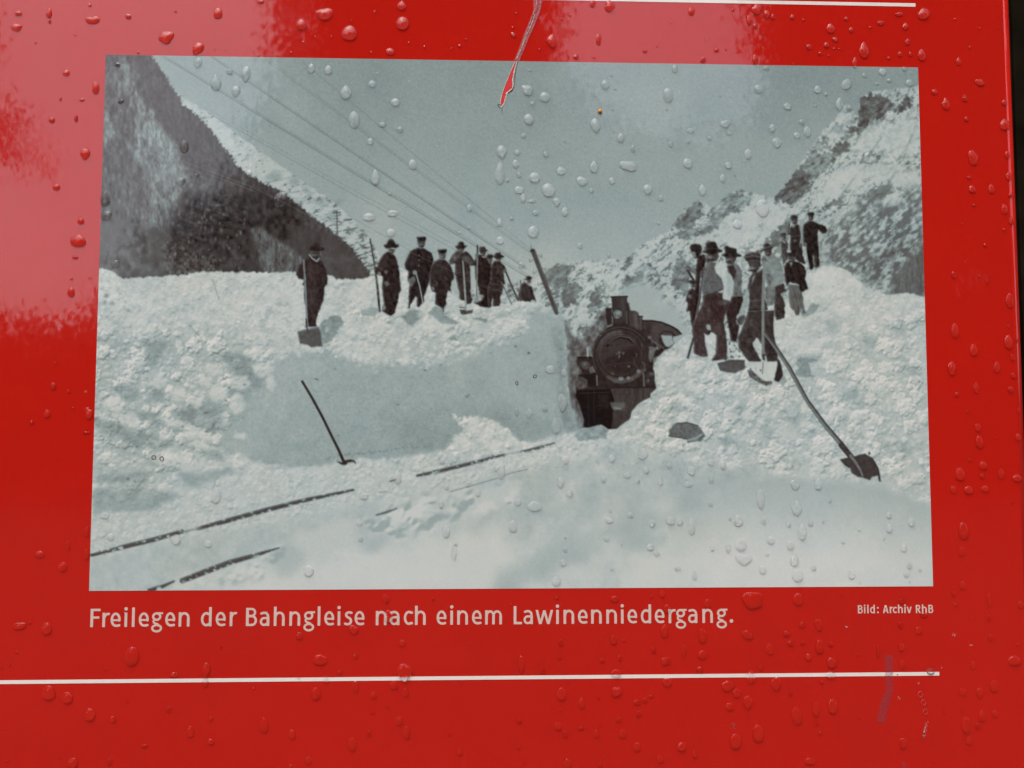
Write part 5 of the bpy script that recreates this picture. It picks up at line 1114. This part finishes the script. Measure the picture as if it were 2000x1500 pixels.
tag(ob, 'tiny round orange bead stuck on the printed sky right of the tear', 'bead')

# ------------------------------------------------------------------ rain on the board
DROPS = []
def add(ox, oy, s, lst):
    for it in lst:
        x, y, w, h = it[:4]; k = it[4] if len(it) > 4 else 'r'
        DROPS.append((ox+x/s, oy+y/s, w/s, h/s, k))
add(0, 0, 2.857, [(103,75,38,32,'i'),(275,75,30,55),(277,120,18,25),(92,153,62,40,'i'),(518,113,70,50,'i'),(502,30,18,18),(716,92,30,35,'i'),(928,208,85,70,'i'),(1217,75,48,65),(1458,10,35,25),(1105,270,60,70,'i'),(1105,350,50,60,'h'),(370,408,38,35),(535,492,40,65,'i'),(338,552,14,25),(458,558,28,20),(290,670,32,38),(425,660,20,45),(475,860,58,68,'h'),(315,1045,38,38),(452,1234,36,38),(436,1346,82,72),(420,1437,30,24),(588,1112,55,85,'t'),(595,1203,55,55,'i'),(645,1472,45,42),(657,362,35,30,'i'),(675,568,32,28,'i'),(1028,818,52,72),(1008,1015,46,58,'h'),(1097,980,30,30),(1390,970,36,46,'h'),(1567,1115,75,90),(1205,460,62,95,'t'),(1282,400,32,35),(1372,415,58,90,'h'),(1315,510,52,65,'h'),(1737,382,40,52),(1832,390,40,52),(1930,515,65,80,'t'),(1976,668,58,98),(1682,138,56,62),(1812,78,105,62,'i'),(1950,185,82,88)])
add(650, 0, 2.857, [(385,32,50,55,'t'),(390,130,72,75),(320,288,50,38),(1008,195,30,30,'i'),(235,65,14,20),(708,255,20,20),(1545,35,60,60,'i'),(1450,20,30,50,'i'),(1222,230,52,72,'i'),(1483,220,36,60,'i'),(1357,318,36,34),(1458,320,18,14),(1742,285,26,24),(1100,392,20,14),(1085,502,60,60,'i'),(1183,540,62,56),(1115,577,24,28),(1093,665,56,62),(1066,757,30,30),(220,468,42,40),(348,570,52,42),(277,695,38,32),(375,723,34,36),(210,790,36,40),(445,918,42,60),(237,990,52,90,'t'),(318,1083,20,18),(942,848,58,78,'h'),(932,970,52,125,'r'),(1020,915,38,48),(1040,975,28,36),(1030,850,32,32),(975,1005,22,20),(1125,990,60,58),(1203,1060,75,78),(1040,1060,50,45,'i'),(1062,1105,34,56,'t'),(1248,1127,42,50,'h'),(1112,1122,50,22,'i'),(1132,1187,40,30),(1295,1182,36,52),(1190,860,34,36),(1275,953,56,44),(1457,932,52,70,'t'),(1650,925,95,60,'i'),(1390,1010,62,50,'i'),(1443,1063,26,28),(1558,1010,30,42,'i'),(1757,1057,52,58,'h'),(1830,1105,30,34),(1885,805,28,34),(1980,910,50,56),(1978,728,24,30),(1870,530,60,82),(1520,470,50,56,'t'),(1468,700,62,82,'h'),(1608,770,40,60,'t'),(1676,830,24,44),(1908,383,40,46,'t'),(762,1162,30,42),(930,1242,34,46),(933,1340,44,44),(760,1270,18,18),(708,1298,18,18),(325,1297,48,44),(200,1210,66,46),(335,1190,64,36,'i'),(1118,1293,66,66),(1052,1480,36,32),(1000,1218,24,22),(1380,1370,30,36),(1540,1425,22,24),(1817,1245,18,20)])
add(1300, 0, 2.857, [(145,65,36,50,'i'),(508,52,56,60,'i'),(468,115,36,56,'i'),(502,145,26,34),(565,82,36,50,'h'),(598,95,22,34),(543,188,12,14),(707,95,28,28),(1008,105,26,24),(920,158,50,58,'t'),(1036,167,28,32),(946,220,32,30),(1303,80,48,24,'i'),(1200,128,42,28,'i'),(1440,78,62,70,'i'),(1337,148,36,36,'i'),(1350,235,28,38,'i'),(1107,280,64,92,'t'),(898,250,30,36),(800,262,36,32),(862,298,26,20),(940,270,14,14),(285,280,30,24),(210,335,34,36,'i'),(500,330,36,60,'t'),(1308,302,28,30),(1366,302,22,24),(1430,308,46,66),(1245,325,16,22),(1055,350,30,56,'i'),(1635,342,30,48,'t'),(1210,400,44,40),(1332,385,28,28),(1008,470,56,62,'i'),(1110,420,28,30),(848,500,44,42,'i'),(895,525,22,24),(1250,450,32,26),(1178,468,28,16),(1362,462,44,40),(680,593,42,42,'i'),(970,580,50,72,'t'),(562,380,36,26),(520,495,50,52),(1500,513,36,34),(1563,580,46,72,'t'),(1668,550,32,38,'i'),(1752,460,60,36,'i'),(1678,665,24,30),(1890,572,34,34),(1893,697,66,56,'i'),(1715,880,62,80,'i'),(1692,990,22,22),(1710,1055,40,42),(1818,1055,34,52),(1915,985,36,46),(1908,865,30,42),(1925,1090,30,26),(1890,1168,40,56),(1930,1233,32,44),(1888,1280,20,20),(1783,1368,20,20),(1720,1145,20,16),(125,910,58,56),(30,805,28,34),(350,922,40,40),(318,995,34,46),(460,860,42,60),(205,1060,44,66,'t'),(620,797,56,58,'h'),(732,755,36,36),(790,735,42,60),(595,715,34,46),(760,680,30,34),(138,728,44,28),(245,770,26,26),(355,745,34,22),(335,690,60,40,'i'),(128,790,20,26),(540,1160,80,95),(400,1250,50,52),(530,1250,26,26),(440,1370,50,30),(1133,880,62,64),(1250,645,60,56),(1395,862,24,32),(1365,935,26,34),(1110,1000,24,30),(1255,1295,30,30),(1265,1385,36,50)])
add(0, 1000, 2.857, [(483,110,26,58),(378,185,24,58),(222,235,46,38),(484,235,28,62),(350,305,48,54),(108,635,76,40,'i'),(260,650,56,64),(735,805,78,105),(270,1008,76,80),(375,1035,60,64),(500,1130,60,70),(628,1155,36,36),(940,1102,30,34),(1062,1225,42,62),(1175,1155,20,26),(1175,1280,38,34),(805,1305,36,20),(610,1392,28,34),(405,1400,56,60),(1472,1190,46,84),(1630,1240,36,56),(1720,1382,38,40),(1965,1295,36,76),(1620,1420,20,20),(1150,880,50,76,'h'),(1145,950,34,60,'h'),(970,908,46,30),(1785,825,82,60),(1762,1013,52,72),(1665,920,16,26),(1820,940,20,44),(1895,898,22,22),(1670,690,40,40),(1975,650,50,42),(90,785,14,14)])
add(1300, 1000, 2.857, [(145,80,42,95),(405,48,54,66),(357,35,20,22),(545,50,30,34),(685,70,26,28),(808,62,30,34),(880,50,18,22),(760,110,56,95,'t'),(1245,18,32,40),(1248,92,40,48),(1370,55,40,50),(420,180,66,70),(348,200,32,56),(260,205,22,30),(695,185,44,54),(585,157,46,44),(435,262,105,66,'h'),(540,322,44,48),(718,270,50,66),(735,355,64,66),(825,312,30,30),(565,238,24,16),(990,168,22,16),(1328,198,36,50),(1035,350,40,50),(1360,300,30,34),(1342,340,36,50,'t'),(1420,322,18,22),(1218,150,12,14),(160,352,26,62),(66,315,36,28),(1080,100,14,18),(485,490,126,92,'i'),(738,487,54,72),(1665,105,58,82),(1650,220,32,48),(1655,408,32,50),(1605,455,22,32),(1618,518,22,20),(1805,490,26,76,'i'),(1805,590,24,36),(1980,515,36,42),(1815,700,30,40),(1965,740,14,20),(1945,828,72,56),(1713,855,30,44),(1830,970,46,72),(1655,1003,38,42),(1750,1010,40,58,'h'),(1765,1138,42,60),(1676,1190,54,92),(1740,1195,30,34),(1690,1275,36,48),(1835,1125,34,40),(205,690,44,84),(100,775,30,76,'h'),(205,795,48,50),(235,510,36,48),(580,765,46,62),(695,733,36,30),(765,730,22,24),(795,810,38,36),(858,752,46,82),(920,738,28,24),(925,840,56,60),(853,630,46,64,'i'),(672,678,34,32),(760,630,28,34),(455,685,60,50,'i'),(475,920,46,76),(345,970,66,60,'i'),(615,960,64,76,'h'),(395,1010,46,50),(457,1062,58,72,'h'),(355,1085,46,42),(515,1235,66,95),(730,1140,56,105,'i'),(838,1103,42,74),(930,1083,60,80),(695,1010,22,30),(390,1280,66,90),(163,1352,28,44),(85,1310,46,50),(840,1175,20,24),(862,1235,20,24),(1325,1290,40,66,'i'),(1185,775,24,80,'h'),(1315,755,36,42),(1320,850,34,46,'i'),(1310,630,24,40,'i'),(1318,495,32,34),(1410,660,36,44),(1440,575,40,28),(1478,893,44,34),(530,870,24,26),(190,880,32,36),(920,910,56,40),(870,950,20,20),(805,1390,60,36),(15,950,46,56),(15,830,24,40)])
add(700, 800, 3.333, [(1148,628,96,64),(1005,760,56,78),(570,792,50,84),(1315,475,50,74,'h'),(1375,547,40,40),(1037,600,44,52),(1595,455,34,40),(1752,427,44,40),(1822,465,26,34),(1968,470,30,52),(1875,392,40,52),(1852,290,66,66,'i'),(1648,318,44,50),(1350,328,44,52),(1633,720,50,38),(1640,658,20,22),(1345,830,16,16),(1345,912,22,36),(1615,842,40,30),(1770,685,36,36),(1910,740,44,48),(1900,895,48,44),(1940,935,40,36),(1332,995,40,46),(1288,1115,60,60),(1650,1038,20,20),(633,875,26,28),(622,930,36,110,'h'),(666,935,14,16),(715,485,36,34),(780,545,36,40),(545,335,40,40),(540,622,28,44),(15,738,28,40),(12,838,34,36),(255,440,50,90,'t'),(930,400,50,100,'i'),(1110,25,38,64,'h'),(1283,105,66,108,'t'),(1030,15,30,54),(575,505,30,34)])
add(1000, 700, 5, [(375,105,90,80),(505,140,50,84),(490,430,90,170,'i'),(320,485,60,60)])
add(160, 780, 3.333, [(872,625,66,110,'t'),(612,910,62,66),(820,940,50,46),(185,895,46,44),(150,755,60,44),(1475,1115,64,76),(1805,800,40,50),(1835,630,50,44)])
add(1250, 780, 3.448, [(810,675,62,140,'h'),(1055,730,70,105,'t'),(1042,575,62,66,'i'),(1200,570,54,84,'t'),(1275,682,26,24),(560,440,40,70,'t'),(478,425,40,46),(345,480,60,54,'i'),(195,445,34,40),(137,555,36,56),(45,475,36,50),(325,570,50,40),(480,545,30,40),(474,705,30,30),(82,835,48,46),(205,815,60,56),(268,822,40,50),(600,800,22,26),(70,995,50,44),(1150,830,30,36)])
add(650, 1140, 2.857, [(295,82,32,54,'i'),(560,82,18,18),(310,180,50,70),(115,255,54,50,'i'),(385,330,34,38),(125,405,24,26),(38,495,24,24),(400,497,90,104,'h'),(125,575,38,70,'h'),(340,565,44,52),(228,622,32,40),(405,605,36,54,'t'),(370,765,38,50),(410,830,40,72,'i'),(203,835,24,34),(108,895,44,78),(220,720,18,16),(318,822,10,12),(1052,450,40,96,'h'),(1170,485,20,40),(1265,412,22,20),(1272,330,26,38),(1250,80,18,18),(1572,85,48,34),(1567,312,38,60),(1502,428,26,26),(1600,415,22,30),(1492,310,10,10),(1580,500,60,50),(1275,615,52,74),(1387,668,34,62),(1582,602,56,60,'i'),(1697,663,36,30),(1740,650,22,36),(1775,628,26,18),(1706,725,30,36),(1595,757,30,32),(1255,795,42,46),(1296,838,26,40),(1385,805,32,20),(1472,835,32,50),(1616,836,42,52),(1697,910,40,52),(1945,910,50,50),(1825,978,34,42),(1307,1005,40,60),(1490,1015,22,30),(1036,915,16,18),(1040,763,28,26),(706,938,30,44),(1850,432,38,48),(1790,372,24,40),(1957,375,26,76,'h'),(1850,265,46,72),(1865,140,36,50),(1865,550,58,52,'h'),(1837,55,30,46)])
add(0, 500, 2.5, [(348,178,34,48),(350,112,14,12),(368,8,24,20),(270,522,12,12),(260,635,26,36),(335,660,14,22),(230,770,28,40),(155,813,18,20),(433,768,38,54,'i'),(420,862,32,12,'i'),(356,742,14,10),(190,1455,38,34)])
add(1790, 480, 2.381, [(172,135,22,36),(330,165,14,24),(434,255,40,70),(178,395,38,68),(265,485,36,58),(427,448,44,66),(430,375,12,18),(447,520,22,34),(467,440,14,20),(163,570,44,56,'i'),(373,565,30,52),(277,660,24,56,'t'),(450,605,22,28),(437,670,28,30),(475,765,16,26),(186,690,20,24),(238,772,14,14),(285,845,28,40),(292,912,40,60),(473,890,28,34),(248,995,16,18),(310,1022,38,38),(202,1062,46,62),(304,1070,24,26),(393,1060,28,52),(467,1080,44,32),(171,1133,26,36),(242,1135,42,38),(318,1130,34,30),(445,1192,14,12),(218,1325,50,78),(208,1422,28,46)])
# drop near-duplicates from overlapping surveys
kept = []
for d in sorted(DROPS, key=lambda d: -d[2]*d[3]):
    if all(math.hypot(d[0]-e[0], d[1]-e[1]) > .42*max(e[2], e[3], 10) for e in kept): kept.append(d)
DROPS = kept
def drop_mesh(w, h, kind, seed, fine):
    g = random.Random(seed); na, nr = (26, 7) if fine else (16, 5)
    amp = {'r': .06, 't': .06, 'h': .07, 'i': .21}[kind]
    ph = [(k, amp*g.uniform(.4, 1.)/(k-.6), g.uniform(0, 6.28)) for k in (2, 3, 4, 5)]
    out = []
    for i in range(na):
        a = 2*PI*i/na; c, s = math.cos(a), math.sin(a)
        r = 1+sum(A*math.cos(k*a+f) for k, A, f in ph)
        x, z = r*c, r*s
        if kind == 't': x *= .98-.50*max(0, z)**1.1
        if kind == 'h': x *= .98-.50*max(0, -z)**1.1
        if kind == 'r': x *= 1-.10*z
        out.append((x*w/2, z*h/2))
    Hh = .20*min(w, h)*g.uniform(.85, 1.12)
    V = [(x*1.0, .3*MM, z) for x, z in out]; F = []
    prof = [(r0, (1-r0*r0)**.72) for r0 in ((1., .94, .84, .70, .52, .30) if nr == 7 else (1., .88, .68, .38))]
    for rr_, hh in prof:
        for x, z in out:
            lean = 1-.30*(z/(h/2))*rr_
            V.append((x*rr_, -.16*MM-Hh*hh*lean, z*rr_-h*.04*(1-rr_)))
    for ring in range(len(prof)):
        for i in range(na):
            j = (i+1) % na; a0 = ring*na; F.append((a0+i, a0+j, a0+na+j, a0+na+i))
    top = len(prof)*na; V.append((0, -.16*MM-Hh, -h*.04)); F += [(top+i, top+(i+1) % na, len(V)-1) for i in range(na)]
    F.append(tuple(range(na))[::-1])
    return V, F, out
LP = np.array(LETTER_PTS)
def lightened_colour(bx, bz, k=.48):
    """what is printed at a point of the board, lightened to brighten the drop above"""
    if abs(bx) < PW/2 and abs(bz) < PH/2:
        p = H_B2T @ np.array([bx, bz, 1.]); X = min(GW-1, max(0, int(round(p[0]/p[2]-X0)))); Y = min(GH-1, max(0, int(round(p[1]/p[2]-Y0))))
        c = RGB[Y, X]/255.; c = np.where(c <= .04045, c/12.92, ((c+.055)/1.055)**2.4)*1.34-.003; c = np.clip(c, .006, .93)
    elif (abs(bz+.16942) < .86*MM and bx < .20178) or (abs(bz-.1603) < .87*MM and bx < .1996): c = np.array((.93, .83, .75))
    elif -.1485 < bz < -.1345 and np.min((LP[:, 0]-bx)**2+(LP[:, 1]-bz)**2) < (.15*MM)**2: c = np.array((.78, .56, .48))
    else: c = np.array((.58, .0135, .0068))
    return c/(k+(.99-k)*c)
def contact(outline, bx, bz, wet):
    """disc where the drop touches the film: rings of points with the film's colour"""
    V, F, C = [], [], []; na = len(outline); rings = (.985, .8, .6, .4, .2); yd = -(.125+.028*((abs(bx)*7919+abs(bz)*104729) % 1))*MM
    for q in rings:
        for x, z in outline: V.append((x*q, yd, z*q)); C.append(lightened_colour(bx+x*q, bz+z*q, wet))
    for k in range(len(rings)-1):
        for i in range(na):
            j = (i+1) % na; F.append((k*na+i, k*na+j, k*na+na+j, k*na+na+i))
    V.append((0, yd, 0)); C.append(lightened_colour(bx, bz, wet)); k = (len(rings)-1)*na
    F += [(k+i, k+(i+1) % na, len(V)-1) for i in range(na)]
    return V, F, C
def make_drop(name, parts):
    """parts: list of (V, F, outline or None, bx, bz, dx, dz); one mesh, water dome + lightened contact discs"""
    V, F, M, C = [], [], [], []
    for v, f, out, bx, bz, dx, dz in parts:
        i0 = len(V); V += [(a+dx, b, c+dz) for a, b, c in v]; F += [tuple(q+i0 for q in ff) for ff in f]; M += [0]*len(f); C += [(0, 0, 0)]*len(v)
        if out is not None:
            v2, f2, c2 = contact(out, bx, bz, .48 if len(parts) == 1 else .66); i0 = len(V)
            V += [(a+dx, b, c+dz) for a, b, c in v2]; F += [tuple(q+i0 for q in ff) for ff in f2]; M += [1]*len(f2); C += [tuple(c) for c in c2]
    me = pymesh(name, V, F, True); me.materials.append(M_WATER); me.materials.append(M_LIGHTENED)
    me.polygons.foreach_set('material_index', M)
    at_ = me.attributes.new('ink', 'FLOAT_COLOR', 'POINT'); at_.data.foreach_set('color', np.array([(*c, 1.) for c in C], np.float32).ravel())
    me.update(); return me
def where(x, y):
    bx, bz = b2(x, y)
    if abs(bx) < PW/2 and abs(bz) < PH/2:
        k = int(ID[min(GH-1, max(0, int(y-Y0))), min(GW-1, max(0, int(x-X0)))]); nm, lab = NAMES[k]
        if nm == 'printed_mountain': return 'on the printed left mountainside' if bx < 0 else 'on the printed right mountains'
        if nm == 'printed_sky':
            return ('on the printed sky among the wires' if x < 850 and y < 330+(x-500)*.5 else 'on the printed sky below the tear' if x < 1180 else 'on the printed sky towards the right mountains')
        if nm in ('printed_snow', 'printed_rail', 'printed_stone', 'printed_pickaxe', 'printed_steam'):
            if y < 700: return 'on the printed snow behind the left men' if x < 700 else 'on the printed snow wall top' if x < 1290 else 'on the printed right snow bank'
            if y < 900: return 'on the printed snow left of the wall' if x < 560 else 'on the printed snow wall' if x < 1150 else 'on the printed right snow bank'
            return 'on the printed snow between the rails' if x < 760 else 'on the printed foreground snow below the engine' if x < 1240 else 'on the printed smooth snow mound'
        return 'over the printed engine' if nm == 'printed_locomotive' else 'over the printed men'
    if bz >= PH/2: return 'on the top margin '+('left of the tear' if x < 1010 else 'right of the tear')
    if bz > -PH/2: return 'on the red margin left of the photograph' if bx < 0 else 'on the red margin right of the photograph'
    if bz > -.1685:
        return 'on the red strip around the caption' if x < 1470 else 'on the red strip by the picture credit' if bx < PW/2 else 'on the red margin right of the credit'
    return 'below the lower white rule at the left' if x < 700 else 'below the lower white rule in the middle' if x < 1250 else 'below the lower white rule at the right' if bx < PW/2 else 'in the lower right corner of the board'
big = DROPS[:300]; rest = DROPS[300:]
info = []
for i, (x, y, w, h, k) in enumerate(big):
    s = math.sqrt(w*h)
    size = 'tiny' if s < 9 else 'small' if s < 13.5 else 'middling' if s < 19 else 'large'
    shape = {'r': 'round' if h < 1.25*w and w < 1.35*h else ('tall oval' if h > w else 'wide oval'), 't': 'teardrop shaped', 'h': 'top heavy', 'i': 'ragged'}[k]
    info.append((size+' '+shape+' raindrop '+where(x, y), where(x, y), x, y))
ORD = ['', 'leftmost', 'second', 'third', 'fourth', 'fifth', 'sixth', 'seventh', 'eighth', 'ninth', 'tenth', 'eleventh', 'twelfth', 'thirteenth', 'fourteenth', 'fifteenth', 'sixteenth', 'seventeenth', 'eighteenth', 'nineteenth', 'twentieth']
by = {}
for i, (l, r, x, y) in enumerate(info): by.setdefault(l, []).append((x, i))
for i, (x, y, w, h, k) in enumerate(big):
    l, r, _, _ = info[i]; grp = sorted(by[l])
    if len(grp) > 1:
        n_ = [q for _, q in grp].index(i)+1
        l += ', leftmost' if n_ == 1 else ', rightmost' if n_ == len(grp) else ', '+ORD[min(n_, 20)]+' from the left'
    bx, bz = b2(x, y); x2, z2 = b2(x+w/2, y+h/2); x1, z1 = b2(x-w/2, y-h/2)
    V, F, out = drop_mesh(x2-x1, z1-z2, k, 100+i, w*h > 150)
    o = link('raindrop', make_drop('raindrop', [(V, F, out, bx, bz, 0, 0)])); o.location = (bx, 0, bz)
    tag(o, l, 'raindrop', 'raindrops '+r)
g = random.Random(77)
for _ in range(170):                                       # beads finer than the ones surveyed
    if g.random() < .5: x, y = g.uniform(0, 1960), g.choice((g.uniform(10, 110), g.uniform(1160, 1490)))
    else: x, y = g.choice((g.uniform(1080, 1960), g.uniform(300, 1960))), g.uniform(20, 1490)
    s = g.uniform(2.5, 5)
    if all(math.hypot(x-d[0], y-d[1]) > .6*max(d[2], d[3])+5 for d in DROPS+rest): rest.append((x, y, s, s*g.uniform(1, 1.3), 'r'))
parts = []
for i, (x, y, w, h, k) in enumerate(rest):
    bx, bz = b2(x, y); sc = .246*MM
    v, f, out = drop_mesh(w*sc, h*sc, k, 900+i, False); parts.append((v, f, out, bx, bz, bx, bz))
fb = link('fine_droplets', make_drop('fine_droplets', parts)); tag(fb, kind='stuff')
